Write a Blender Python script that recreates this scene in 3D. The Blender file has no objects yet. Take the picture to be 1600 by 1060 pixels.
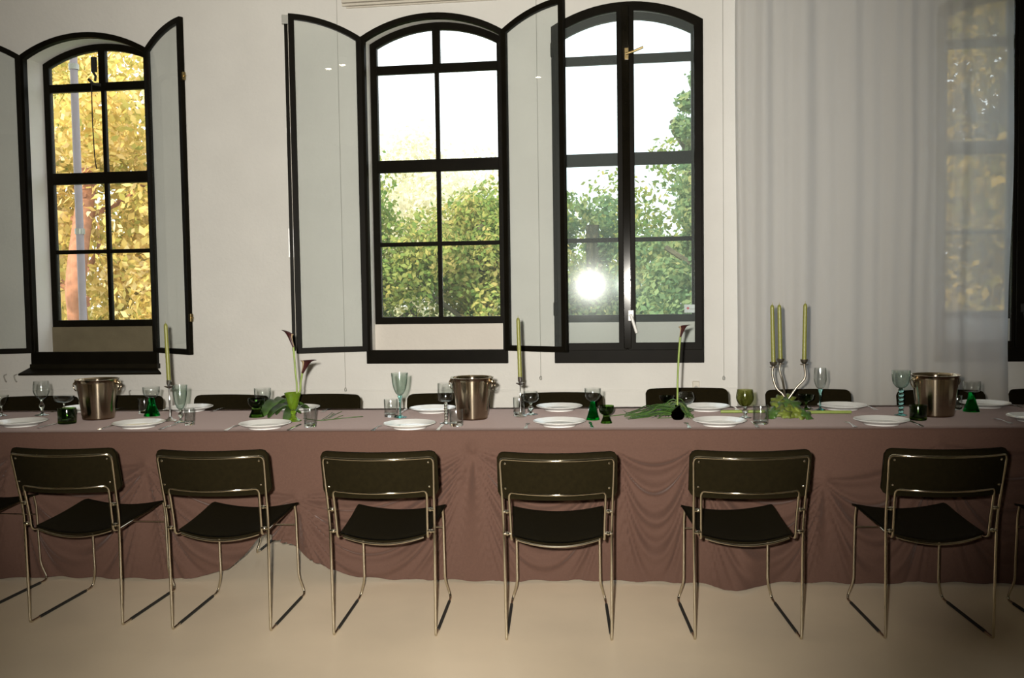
import bpy, math, random
from mathutils import Vector, Matrix, Quaternion
random.seed(7)
SC = bpy.context.scene
COL = SC.collection
PI = math.pi

# ------------------------------------------------------------------ camera
F_PX = 1485.5
CAM = Vector((0, 0, 1.4461))
yaw, pitch, roll = math.radians(-8.0687), math.radians(-2.9417), math.radians(-0.8194)
fw = Vector((math.sin(yaw)*math.cos(pitch), math.cos(yaw)*math.cos(pitch), math.sin(pitch)))
rt0 = Vector((math.cos(yaw), -math.sin(yaw), 0))
up0 = rt0.cross(fw)
RT = rt0*math.cos(roll) + up0*math.sin(roll)
UP = -rt0*math.sin(roll) + up0*math.cos(roll)
cd = bpy.data.cameras.new('camera')
cam = bpy.data.objects.new('camera', cd)
COL.objects.link(cam)
m = Matrix((RT, UP, -fw)).transposed().to_4x4()
m.translation = CAM
cam.matrix_world = m
cd.sensor_width = 36.0
cd.lens = 36.0*F_PX/1600.0
cd.clip_start = 0.05
cd.clip_end = 500
SC.camera = cam

# ------------------------------------------------------------------ view
SC.view_settings.view_transform = 'Standard'
SC.view_settings.look = 'None'
SC.view_settings.gamma = 1
SC.view_settings.use_curve_mapping = False
SC.view_settings.exposure = 0.0

# ------------------------------------------------------------------ sky
w = bpy.data.worlds.new('sky')
SC.world = w
w.use_nodes = True
bgn = w.node_tree.nodes['Background']
bgn.inputs[0].default_value = (0.93, 0.96, 1.0, 1)
bgn.inputs[1].default_value = 2.6

# ------------------------------------------------------------------ sun on the garden (it stands behind the building)
sd = bpy.data.lights.new('sun', 'SUN'); sd.energy = 7.0; sd.angle = math.radians(1.0); sd.color = (1.0, 0.86, 0.62)
so = bpy.data.objects.new('sun', sd); COL.objects.link(so)
so.rotation_euler = Vector((0.50, 0.80, -0.62)).to_track_quat('-Z', 'Y').to_euler()

# ------------------------------------------------------------------ the flash on the camera
fd = bpy.data.lights.new('camera_flash', 'SPOT'); fd.energy = 1900; fd.spot_size = math.radians(78); fd.spot_blend = 1.0
fd.shadow_soft_size = 0.022; fd.color = (1.0, 0.94, 0.84)
fo = bpy.data.objects.new('camera_flash', fd); COL.objects.link(fo)
FLASH = CAM - RT*0.075 + UP*0.06 + fw*0.02
fo.location = FLASH
aim = (fw - RT*0.05 + UP*0.13).normalized()
fo.rotation_euler = aim.to_track_quat('-Z', 'Y').to_euler()

# ------------------------------------------------------------------ pixel of the photograph -> point on a plane of the room
def ray(x, y):
    return fw + RT*((x-800)/F_PX) + UP*((530-y)/F_PX)
def on_z(x, y, z):
    d = ray(x, y); return CAM + d*((z-CAM.z)/d.z)
def on_y(x, y, Y):
    d = ray(x, y); return CAM + d*(Y/d.y)
def px_per_m(P):
    return F_PX/((Vector(P)-CAM).dot(fw))

# ------------------------------------------------------------------ materials
MATS = {}
def nt(name):
    mt = bpy.data.materials.new(name); mt.use_nodes = True
    n = mt.node_tree; n.nodes.clear()
    out = n.nodes.new('ShaderNodeOutputMaterial')
    MATS[name] = mt
    return mt, n, out
def principled(name, col, rough=0.5, metal=0.0, noise=0.0, nscale=20, bump=0.0, bscale=80, sheen=0.0, spec=0.5, trans=0.0, stretch=None, sss=0, coat=0):
    mt, n, out = nt(name)
    b = n.nodes.new('ShaderNodeBsdfPrincipled')
    b.inputs['Base Color'].default_value = (*col, 1)
    b.inputs['Roughness'].default_value = rough
    b.inputs['Metallic'].default_value = metal
    b.inputs['Specular IOR Level'].default_value = spec
    b.inputs['Sheen Weight'].default_value = sheen
    b.inputs['Sheen Tint'].default_value = (1.0, 0.82, 0.78, 1); b.inputs['Sheen Roughness'].default_value = 0.4
    b.inputs['Coat Weight'].default_value = coat
    if trans: b.inputs['Transmission Weight'].default_value = trans
    n.links.new(b.outputs[0], out.inputs[0])
    tc = n.nodes.new('ShaderNodeTexCoord')
    mp = n.nodes.new('ShaderNodeMapping')
    if stretch: mp.inputs['Scale'].default_value = stretch
    n.links.new(tc.outputs['Object'], mp.inputs[0])
    if noise:
        ns = n.nodes.new('ShaderNodeTexNoise'); ns.inputs['Scale'].default_value = nscale; ns.inputs['Detail'].default_value = 5
        n.links.new(mp.outputs[0], ns.inputs['Vector'])
        cr = n.nodes.new('ShaderNodeValToRGB')
        cr.color_ramp.elements[0].position = 0.3; cr.color_ramp.elements[1].position = 0.7
        cr.color_ramp.elements[0].color = (*[max(0, c*(1-noise)) for c in col], 1)
        cr.color_ramp.elements[1].color = (*[min(1, c*(1+noise)) for c in col], 1)
        n.links.new(ns.outputs[0], cr.inputs[0]); n.links.new(cr.outputs[0], b.inputs['Base Color'])
    if bump:
        n2 = n.nodes.new('ShaderNodeTexNoise'); n2.inputs['Scale'].default_value = bscale; n2.inputs['Detail'].default_value = 4
        n.links.new(mp.outputs[0], n2.inputs['Vector'])
        bp = n.nodes.new('ShaderNodeBump'); bp.inputs['Strength'].default_value = bump; bp.inputs['Distance'].default_value = 0.01
        n.links.new(n2.outputs[0], bp.inputs['Height']); n.links.new(bp.outputs[0], b.inputs['Normal'])
    return mt
def glass(name, col, rough=0.0, ior=1.46):
    mt, n, out = nt(name)
    g = n.nodes.new('ShaderNodeBsdfGlass'); g.inputs[0].default_value = (*col, 1); g.inputs['Roughness'].default_value = rough; g.inputs['IOR'].default_value = ior
    n.links.new(g.outputs[0], out.inputs[0]); return mt
def thin_glass(name, col, edge):
    # thin blown wall: straight transmission that deepens where the wall is seen edge-on, plus mirror share
    mt, n, out = nt(name)
    lw = n.nodes.new('ShaderNodeLayerWeight'); lw.inputs[0].default_value = 0.5
    p2 = n.nodes.new('ShaderNodeMath'); p2.operation = 'POWER'; p2.inputs[1].default_value = 2.6
    p5 = n.nodes.new('ShaderNodeMath'); p5.operation = 'POWER'; p5.inputs[1].default_value = 3.5
    ma = n.nodes.new('ShaderNodeMath'); ma.operation = 'MULTIPLY_ADD'; ma.inputs[1].default_value = 0.75; ma.inputs[2].default_value = 0.07
    n.links.new(lw.outputs['Facing'], p2.inputs[0]); n.links.new(lw.outputs['Facing'], p5.inputs[0]); n.links.new(p5.outputs[0], ma.inputs[0])
    cm = n.nodes.new('ShaderNodeMix'); cm.data_type = 'RGBA'; cm.inputs[6].default_value = (*col, 1); cm.inputs[7].default_value = (*edge, 1)
    n.links.new(p2.outputs[0], cm.inputs[0])
    t = n.nodes.new('ShaderNodeBsdfTransparent'); n.links.new(cm.outputs[2], t.inputs[0])
    g = n.nodes.new('ShaderNodeBsdfGlossy'); g.inputs['Roughness'].default_value = 0.07
    mx = n.nodes.new('ShaderNodeMixShader'); n.links.new(ma.outputs[0], mx.inputs[0]); n.links.new(t.outputs[0], mx.inputs[1]); n.links.new(g.outputs[0], mx.inputs[2])
    n.links.new(mx.outputs[0], out.inputs[0]); return mt
def pane_mat(name, tint, dust=0.03, glow=0.003, grough=0.10):
    # flat window glass: light passes straight through, a Fresnel share mirrors, a film of dust scatters a little
    mt, n, out = nt(name)
    t = n.nodes.new('ShaderNodeBsdfTransparent'); t.inputs[0].default_value = (*tint, 1)
    g = n.nodes.new('ShaderNodeBsdfGlossy'); g.inputs['Roughness'].default_value = 0.0; g.inputs[0].default_value = (1, 1, 1, 1)
    g2 = n.nodes.new('ShaderNodeBsdfGlossy'); g2.inputs['Roughness'].default_value = grough; g2.inputs[0].default_value = (0.95, 1, 0.98, 1)
    df = n.nodes.new('ShaderNodeBsdfDiffuse'); df.inputs[0].default_value = (0.75, 0.85, 0.84, 1)
    lw = n.nodes.new('ShaderNodeLayerWeight'); lw.inputs[0].default_value = 0.5
    pw = n.nodes.new('ShaderNodeMath'); pw.operation = 'POWER'; pw.inputs[1].default_value = 5
    ma = n.nodes.new('ShaderNodeMath'); ma.operation = 'MULTIPLY_ADD'; ma.inputs[1].default_value = 0.9; ma.inputs[2].default_value = 0.04
    n.links.new(lw.outputs['Facing'], pw.inputs[0]); n.links.new(pw.outputs[0], ma.inputs[0])
    m1 = n.nodes.new('ShaderNodeMixShader'); m2 = n.nodes.new('ShaderNodeMixShader'); m3 = n.nodes.new('ShaderNodeMixShader')
    n.links.new(ma.outputs[0], m1.inputs[0]); n.links.new(t.outputs[0], m1.inputs[1]); n.links.new(g.outputs[0], m1.inputs[2])
    m2.inputs[0].default_value = glow; m3.inputs[0].default_value = dust
    n.links.new(m1.outputs[0], m2.inputs[1]); n.links.new(g2.outputs[0], m2.inputs[2])
    n.links.new(m2.outputs[0], m3.inputs[1]); n.links.new(df.outputs[0], m3.inputs[2])
    n.links.new(m3.outputs[0], out.inputs[0]); return mt
def sheer_mat():
    mt, n, out = nt('sheer')
    t = n.nodes.new('ShaderNodeBsdfTransparent'); t.inputs[0].default_value = (0.92, 0.94, 0.97, 1)
    d = n.nodes.new('ShaderNodeBsdfDiffuse'); d.inputs[0].default_value = (0.76, 0.71, 0.63, 1)
    tr = n.nodes.new('ShaderNodeBsdfTranslucent'); tr.inputs[0].default_value = (0.66, 0.76, 0.90, 1)
    a = n.nodes.new('ShaderNodeMixShader'); a.inputs[0].default_value = 0.42
    n.links.new(d.outputs[0], a.inputs[1]); n.links.new(tr.outputs[0], a.inputs[2])
    # open weave: seen slantwise the threads close up
    lw = n.nodes.new('ShaderNodeLayerWeight'); lw.inputs[0].default_value = 0.35
    mr = n.nodes.new('ShaderNodeMapRange'); mr.inputs['To Min'].default_value = 0.72; mr.inputs['To Max'].default_value = 0.98
    n.links.new(lw.outputs['Facing'], mr.inputs[0])
    b = n.nodes.new('ShaderNodeMixShader'); n.links.new(mr.outputs[0], b.inputs[0])
    n.links.new(t.outputs[0], b.inputs[1]); n.links.new(a.outputs[0], b.inputs[2]); n.links.new(b.outputs[0], out.inputs[0])
    return mt
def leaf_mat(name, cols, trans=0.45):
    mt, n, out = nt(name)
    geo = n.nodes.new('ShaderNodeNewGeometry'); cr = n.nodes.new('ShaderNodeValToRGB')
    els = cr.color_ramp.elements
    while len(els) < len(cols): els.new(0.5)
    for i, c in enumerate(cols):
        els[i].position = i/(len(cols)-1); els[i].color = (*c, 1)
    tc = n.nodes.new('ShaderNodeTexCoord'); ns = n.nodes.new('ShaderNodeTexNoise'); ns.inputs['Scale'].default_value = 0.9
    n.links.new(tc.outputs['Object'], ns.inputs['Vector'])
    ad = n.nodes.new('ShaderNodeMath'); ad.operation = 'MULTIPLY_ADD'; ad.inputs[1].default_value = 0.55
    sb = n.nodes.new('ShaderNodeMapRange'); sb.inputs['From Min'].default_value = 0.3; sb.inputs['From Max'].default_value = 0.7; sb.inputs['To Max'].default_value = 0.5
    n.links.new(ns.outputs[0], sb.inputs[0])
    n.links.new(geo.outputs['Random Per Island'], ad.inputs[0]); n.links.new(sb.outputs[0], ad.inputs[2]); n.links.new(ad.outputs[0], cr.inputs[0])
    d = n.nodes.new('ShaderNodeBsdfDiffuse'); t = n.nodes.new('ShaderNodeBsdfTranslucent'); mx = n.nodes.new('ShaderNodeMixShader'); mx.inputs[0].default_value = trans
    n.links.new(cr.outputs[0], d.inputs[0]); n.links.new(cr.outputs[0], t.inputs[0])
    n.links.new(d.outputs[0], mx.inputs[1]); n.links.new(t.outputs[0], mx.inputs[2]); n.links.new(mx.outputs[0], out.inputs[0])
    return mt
def emit(name, col, s):
    mt, n, out = nt(name); e = n.nodes.new('ShaderNodeEmission'); e.inputs[0].default_value = (*col, 1); e.inputs[1].default_value = s
    n.links.new(e.outputs[0], out.inputs[0]); return mt

M_wall = principled('plaster', (0.70, 0.69, 0.655), 0.9, noise=0.03, nscale=3, bump=0.25, bscale=30)
M_apron = principled('apron_paint', (0.66, 0.62, 0.56), 0.85, noise=0.03, nscale=3, bump=0.2, bscale=30)
M_floor = principled('floor_screed', (0.79, 0.665, 0.50), 0.42, noise=0.07, nscale=1.6, bump=0.03, bscale=12, spec=0.35)
M_ceil = principled('ceiling_paint', (0.6, 0.57, 0.5), 0.9, noise=0.02)
M_back = principled('rear_wall_paint', (0.11, 0.075, 0.04), 0.9, noise=0.1, nscale=1)
M_steel = principled('black_window_steel', (0.006, 0.005, 0.003), 0.46, noise=0.2, nscale=8, spec=0.06)
M_gloss = principled('black_gloss_steel', (0.006, 0.005, 0.003), 0.10, noise=0.2, nscale=8, spec=0.16)
M_sill = principled('dark_sill_wood', (0.010, 0.008, 0.004), 0.5, noise=0.2, bump=0.05, spec=0.15)
M_pane = pane_mat('window_glass', (0.96, 0.98, 0.97), 0.03, 0.0005)
M_leafpane = pane_mat('casement_glass', (0.97, 0.982, 0.978), 0.02, 0.0008)
M_glarepane = pane_mat('dusty_casement_glass', (0.95, 0.98, 0.985), 0.04, 0.0022, 0.12)
M_clearpane = pane_mat('closed_casement_glass', (0.95, 0.98, 0.985), 0.04, 0.0004, 0.06)
M_cloth = principled('mauve_cloth', (0.092, 0.050, 0.037), 0.85, noise=0.06, nscale=120, bump=0.12, bscale=400, sheen=0.23, spec=0.2)
M_wood = principled('table_wood', (0.16, 0.09, 0.045), 0.5, noise=0.2, nscale=6, stretch=(1, 12, 1))
M_chrome = principled('chrome', (0.62, 0.57, 0.46), 0.10, metal=1.0, noise=0.02)
M_pad = principled('dark_upholstery', (0.008, 0.006, 0.002), 0.9, noise=0.15, nscale=60, bump=0.05, bscale=300, spec=0.05)
M_plate = principled('white_porcelain', (0.78, 0.78, 0.76), 0.22, noise=0.01, coat=0.3)
M_silver = principled('cutlery_steel', (0.80, 0.80, 0.80), 0.16, metal=1.0, noise=0.03)
M_bucket = principled('polished_bucket_steel', (0.60, 0.51, 0.38), 0.09, metal=1.0, noise=0.03, bump=0.02, bscale=10)
_b = M_bucket.node_tree; _p = [q for q in _b.nodes if q.type == 'BSDF_PRINCIPLED'][0]
_t = _b.nodes.new('ShaderNodeTangent'); _t.direction_type = 'RADIAL'; _t.axis = 'Z'; _b.links.new(_t.outputs[0], _p.inputs['Tangent'])
_p.inputs['Roughness'].default_value = 0.16; _p.inputs['Anisotropic'].default_value = 0.85; _p.inputs['Anisotropic Rotation'].default_value = 0.25
M_candle = principled('olive_wax', (0.175, 0.18, 0.036), 0.4, noise=0.05, nscale=40, bump=0.05)
M_wick = principled('wick', (0.30, 0.28, 0.12), 0.8, noise=0.1)
M_clear = glass('clear_glass', (0.98, 1.0, 0.99))
T_clear = thin_glass('clear_thin_glass', (0.975, 0.985, 0.98), (0.40, 0.46, 0.43))
T_pale = thin_glass('pale_green_thin_glass', (0.93, 0.965, 0.945), (0.34, 0.50, 0.44))
T_dgreen = thin_glass('bottle_green_thin_glass', (0.40, 0.56, 0.27), (0.08, 0.16, 0.04))
T_olive = thin_glass('olive_thin_glass', (0.78, 0.80, 0.56), (0.25, 0.27, 0.09))
M_aqua = glass('aqua_glass', (0.66, 0.92, 0.90))
M_pale = glass('pale_green_glass', (0.95, 0.99, 0.965))
M_green = glass('emerald_glass', (0.07, 0.72, 0.26))
M_dgreen = glass('bottle_green_glass', (0.40, 0.56, 0.24))
M_olive = glass('olive_glass', (0.74, 0.77, 0.46))
M_aged = principled('aged_silver', (0.30, 0.27, 0.22), 0.36, metal=1.0, noise=0.08)
M_brownapron = principled('dark_brown_apron', (0.15, 0.125, 0.075), 0.8, noise=0.1, nscale=8, bump=0.2)
M_lime = principled('lime_vase_glass', (0.30, 0.48, 0.04), 0.06, noise=0.05, trans=0.75)
M_dvase = glass('smoked_brown_glass', (0.10, 0.07, 0.03))
M_stem = principled('calla_stem', (0.17, 0.24, 0.045), 0.45, noise=0.15, nscale=30)
M_bloom = principled('dark_calla_petal', (0.035, 0.008, 0.008), 0.35, noise=0.2, nscale=30)
M_bloomback = principled('pale_calla_underside', (0.36, 0.27, 0.16), 0.5, noise=0.1)
M_dusk = principled('deep_green_blade', (0.022, 0.060, 0.010), 0.5, noise=0.4, nscale=25)
M_grass = principled('fresh_green_leaf', (0.05, 0.11, 0.02), 0.45, noise=0.35, nscale=25)
M_ivy = principled('yellow_green_leaf', (0.12, 0.155, 0.02), 0.55, noise=0.55, nscale=22, bump=0.2, bscale=60)
M_reed = principled('lime_stalk', (0.21, 0.27, 0.06), 0.5, noise=0.15, nscale=20)
M_white = principled('white_handle_enamel', (0.80, 0.79, 0.76), 0.3, noise=0.01)
M_brass = principled('brass_latch', (0.55, 0.42, 0.2), 0.3, metal=1.0, noise=0.1)
M_grey = principled('grey_metal', (0.40, 0.40, 0.37), 0.4, metal=0.4, noise=0.05)
M_wire = principled('thin_grey_wire', (0.35, 0.34, 0.31), 0.5, noise=0.05)
M_rail = principled('white_rail', (0.62, 0.58, 0.50), 0.5, noise=0.03)
M_bark = principled('reddish_bark', (0.30, 0.13, 0.07), 0.9, noise=0.3, nscale=8, bump=0.5, bscale=20)
M_bark2 = principled('grey_green_bark', (0.09, 0.08, 0.05), 0.9, noise=0.3, nscale=8, bump=0.5, bscale=20)
M_turf = principled('turf', (0.10, 0.16, 0.04), 0.9, noise=0.3, nscale=2)
M_brick = principled('outer_brick', (0.36, 0.22, 0.15), 0.9, noise=0.2, nscale=6)
M_pipe = principled('grey_lilac_pipe', (0.36, 0.31, 0.36), 0.6, noise=0.05)
M_lamp = emit('lamp_glow', (1.0, 0.86, 0.6), 60)
M_sheer = sheer_mat()
M_paper = principled('sticker_paper', (0.80, 0.80, 0.78), 0.6, noise=0.01)
M_red = principled('sticker_red', (0.6, 0.05, 0.05), 0.6, noise=0.01)
M_black = principled('black_rubber', (0.015, 0.015, 0.013), 0.7, noise=0.1)

# ------------------------------------------------------------------ mesh helpers
class MB:
    def __init__(s): s.v = []; s.f = []
    def add(s, V, Fc):
        o = len(s.v); s.v += [tuple(p) for p in V]; s.f += [tuple(i+o for i in f) for f in Fc]; return s
    def box(s, x0, x1, y0, y1, z0, z1):
        V = [(x, y, z) for z in (z0, z1) for y in (y0, y1) for x in (x0, x1)]
        return s.add(V, [(0, 2, 3, 1), (4, 5, 7, 6), (0, 1, 5, 4), (2, 6, 7, 3), (0, 4, 6, 2), (1, 3, 7, 5)])
    def tube(s, pts, r, seg=10, cap=True, rs=None, closed=False):
        pts = [Vector(p) for p in pts]; n = len(pts); V = []; Fc = []
        pn = None
        for i, p in enumerate(pts):
            if closed: t = (pts[(i+1) % n]-pts[i-1]).normalized()
            else: t = (pts[min(i+1, n-1)]-pts[max(i-1, 0)]).normalized()
            if pn is None:
                a = Vector((0, 0, 1)) if abs(t.z) < 0.9 else Vector((1, 0, 0))
                pn = (a - t*a.dot(t)).normalized()
            else:
                pn = (pn - t*pn.dot(t)).normalized()
            b = t.cross(pn); rr = rs[i] if rs else r
            for k in range(seg):
                an = 2*PI*k/seg; V.append(p + (pn*math.cos(an)+b*math.sin(an))*rr)
        for i in range(n if closed else n-1):
            for k in range(seg):
                a = i*seg+k; b2 = i*seg+(k+1) % seg
                c = ((i+1) % n)*seg+(k+1) % seg; d = ((i+1) % n)*seg+k
                Fc.append((a, b2, c, d))
        if cap and not closed:
            Fc.append(tuple(range(seg-1, -1, -1))); Fc.append(tuple((n-1)*seg+k for k in range(seg)))
        return s.add(V, Fc)
    def lathe(s, prof, seg=28, c=(0, 0, 0), fn=None):
        V = []; Fc = []; idx = []
        for r, z in prof:
            if r < 1e-6:
                idx.append([len(V)]); V.append((c[0], c[1], c[2]+z))
            else:
                row = []
                for k in range(seg):
                    a = 2*PI*k/seg; q = r*(fn(a, z) if fn else 1)
                    row.append(len(V)); V.append((c[0]+q*math.cos(a), c[1]+q*math.sin(a), c[2]+z))
                idx.append(row)
        for i in range(len(idx)-1):
            A, B = idx[i], idx[i+1]
            for k in range(seg):
                k2 = (k+1) % seg
                if len(A) == 1 and len(B) == 1: continue
                if len(A) == 1: Fc.append((A[0], B[k2], B[k]))
                elif len(B) == 1: Fc.append((A[k], A[k2], B[0]))
                else: Fc.append((A[k], A[k2], B[k2], B[k]))
        return s.add(V, Fc)
    def ring(s, lo, li, fmap):
        # prism frame between an outer and an inner loop of (u,z); fmap(u,z,side) -> point
        n = len(lo); V = []
        for side in (0, 1):
            for p in lo: V.append(fmap(p[0], p[1], side))
            for p in li: V.append(fmap(p[0], p[1], side))
        Fc = []
        for i in range(n):
            j = (i+1) % n
            Fc.append((i, j, n+j, n+i)); Fc.append((2*n+i, 3*n+i, 3*n+j, 2*n+j))
            Fc.append((i, 2*n+i, 2*n+j, j)); Fc.append((n+i, n+j, 3*n+j, 3*n+i))
        return s.add(V, Fc)
    def slab(s, loop, fmap):
        n = len(loop); V = [fmap(p[0], p[1], 0) for p in loop]+[fmap(p[0], p[1], 1) for p in loop]
        Fc = [tuple(range(n)), tuple(range(2*n-1, n-1, -1))]+[(i, n+i, n+(i+1) % n, (i+1) % n) for i in range(n)]
        return s.add(V, Fc)
    def ball(s, c, r, seg=14, rings=8, sc=(1, 1, 1)):
        prof = [(r*math.sin(PI*i/rings) if 0 < i < rings else 0, -r*math.cos(PI*i/rings)) for i in range(rings+1)]
        o = len(s.v); s.lathe(prof, seg)
        for i in range(o, len(s.v)):
            p = s.v[i]; s.v[i] = (c[0]+p[0]*sc[0], c[1]+p[1]*sc[1], c[2]+p[2]*sc[2])
        return s
    def xf(s, M):
        s.v = [tuple(M @ Vector(p)) for p in s.v]; return s
    def build(s, name, mat, parent=None, smooth=True, bevel=0, sub=0, solid=0, auto=None):
        me = bpy.data.meshes.new(name); me.from_pydata(s.v, [], s.f); me.update()
        me.materials.append(mat)
        if smooth:
            me.polygons.foreach_set('use_smooth', [True]*len(me.polygons))
        o = bpy.data.objects.new(name, me); COL.objects.link(o)
        if smooth and auto is not False:
            try: me.set_sharp_from_angle(angle=math.radians(auto or 40))
            except Exception: pass
        if solid:
            md = o.modifiers.new('solid', 'SOLIDIFY'); md.thickness = solid; md.offset = 0
        if bevel:
            md = o.modifiers.new('bevel', 'BEVEL'); md.width = bevel; md.segments = 2; md.limit_method = 'ANGLE'
        if sub:
            md = o.modifiers.new('sub', 'SUBSURF'); md.levels = sub; md.render_levels = sub
        if parent: o.parent = parent
        return o

def fillet(pts, rad, n=5, closed=False):
    pts = [Vector(p) for p in pts]; out = []
    N = len(pts)
    for i, p in enumerate(pts):
        r = rad[i] if isinstance(rad, (list, tuple)) else rad
        if (i in (0, N-1) and not closed) or r <= 0: out.append(p); continue
        a = pts[i-1]; b = pts[(i+1) % N]
        la = min(r, (a-p).length*0.49); lb = min(r, (b-p).length*0.49)
        A = p+(a-p).normalized()*la; B = p+(b-p).normalized()*lb
        for k in range(n+1):
            t = k/n; out.append(A*(1-t)**2+p*2*t*(1-t)+B*t*t)
    return out
def spline(P, n=8):
    P = [Vector(p) for p in P]; out = []
    for i in range(len(P)-1):
        p0 = P[max(i-1, 0)]; p1 = P[i]; p2 = P[i+1]; p3 = P[min(i+2, len(P)-1)]
        for k in range(n):
            t = k/n
            out.append(0.5*((2*p1)+(p2-p0)*t+(2*p0-5*p1+4*p2-p3)*t*t+(3*p1-p0-3*p2+p3)*t**3))
    out.append(P[-1]); return out

def tag(o, label, cat, group=None, kind=None):
    o['label'] = label
    if cat: o['category'] = cat
    if group: o['group'] = group
    if kind: o['kind'] = kind
    return o
def thing(name, label, cat, loc=(0, 0, 0), rz=0, group=None, scale=1):
    o = bpy.data.objects.new(name, None); COL.objects.link(o); o.empty_display_size = 0.05
    o.location = loc; o.rotation_euler = (0, 0, rz); o.scale = (scale,)*3
    return tag(o, label, cat, group)
def struct(o, label=None):
    o['kind'] = 'structure'
    if label: o['label'] = label
    return o
def dup(root, loc, rz, label, group=None, scale=None):
    r = root.copy(); COL.objects.link(r); r.location = loc; r.rotation_euler = (0, 0, rz); r['label'] = label
    if scale: r.scale = (scale,)*3
    if group: r['group'] = group
    for ch in list(root.children):
        c = ch.copy(); COL.objects.link(c); c.parent = r
        for g in ch.children:
            d = g.copy(); COL.objects.link(d); d.parent = c
    return r

# ================================================================== ROOM SHELL
YW = 7.2; YO = 7.50; ZC = 4.35; XL = -7.5; XR = 5.2; YB = -3.2
SPR, APX = 3.402, 3.558        # springing and crown of the window arches
ZB = 0.888
WX = [(-5.010, -3.906), (-2.163, -1.050), (-0.691, 0.423), (2.054, 3.168)]
WY = [7.43, 7.34, 7.34, 7.36]  # plane of the outer sashes
def arch_z(x, x0, x1, inset=0.0):
    c = (x0+x1)/2; h = (x1-x0)/2; s = APX-SPR
    R = (h*h+s*s)/(2*s); zc = APX-R
    return zc+math.sqrt(max((R-inset)**2-(x-c)**2, 0))
def arch_loop(x0, x1, zb, side_in, top_in, N=20):
    a, b = x0+side_in, x1-side_in
    L = [(a, zb), (b, zb)]
    for i in range(N+1):
        x = b+(a-b)*i/N; L.append((x, arch_z(x, x0, x1, top_in)))
    return L
INS = 0.025
mb = MB()
for yy in (YW, YO):
    xs = XL
    for (a, b) in WX:
        a2, b2 = a+INS, b-INS
        mb.box_like = None
        mb.add([(xs, yy, 0), (a2, yy, 0), (a2, yy, ZC), (xs, yy, ZC)], [(0, 1, 2, 3)])
        mb.add([(a2, yy, 0), (b2, yy, 0), (b2, yy, ZB+.05), (a2, yy, ZB+.05)], [(0, 1, 2, 3)])
        N = 20
        for i in range(N):
            u = a2+(b2-a2)*i/N; v = a2+(b2-a2)*(i+1)/N
            mb.add([(u, yy, arch_z(u, a, b, INS)), (v, yy, arch_z(v, a, b, INS)), (v, yy, ZC), (u, yy, ZC)], [(0, 1, 2, 3)])
        xs = b2
    mb.add([(xs, yy, 0), (XR, yy, 0), (XR, yy, ZC), (xs, yy, ZC)], [(0, 1, 2, 3)])
for (a, b) in WX:
    L = arch_loop(a, b, ZB+.05, INS, INS)
    for i in range(len(L)):
        p, q = L[i], L[(i+1) % len(L)]
        mb.add([(p[0], YW, p[1]), (q[0], YW, q[1]), (q[0], YO, q[1]), (p[0], YO, p[1])], [(0, 1, 2, 3)])
struct(mb.build('wall_back', M_wall, smooth=False), 'white plaster wall pierced by arched windows')
struct(MB().box(XL, XR, YB, YO, -0.2, 0.0).build('floor', M_floor, smooth=False), 'smooth beige screed floor')
struct(MB().box(XL-.2, XR+.2, YB-.2, YO, ZC, ZC+.25).build('ceiling', M_ceil, smooth=False))
struct(MB().box(XL-.2, XL, YB-.2, YO, -.2, ZC).build('wall_left', M_wall, smooth=False))
struct(MB().box(XR, XR+.2, YB-.2, YO, -.2, ZC).build('wall_right', M_wall, smooth=False))
struct(MB().box(XL, XR, YB-.2, YB, -.2, ZC).build('wall_front', M_back, smooth=False))
# thin ledge along the wall under the windows
struct(MB().box(XL, 0.33, YW-.008, YW+.01, 0.668, 0.682).build('trim_1', M_wall, smooth=False, bevel=.002), 'thin white ledge along the wall below the windows')
struct(MB().box(0.40, XR, YW-.008, YW+.01, 0.690, 0.704).build('trim_2', M_wall, smooth=False, bevel=.002), 'thin white ledge along the wall right of the socket')

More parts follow.
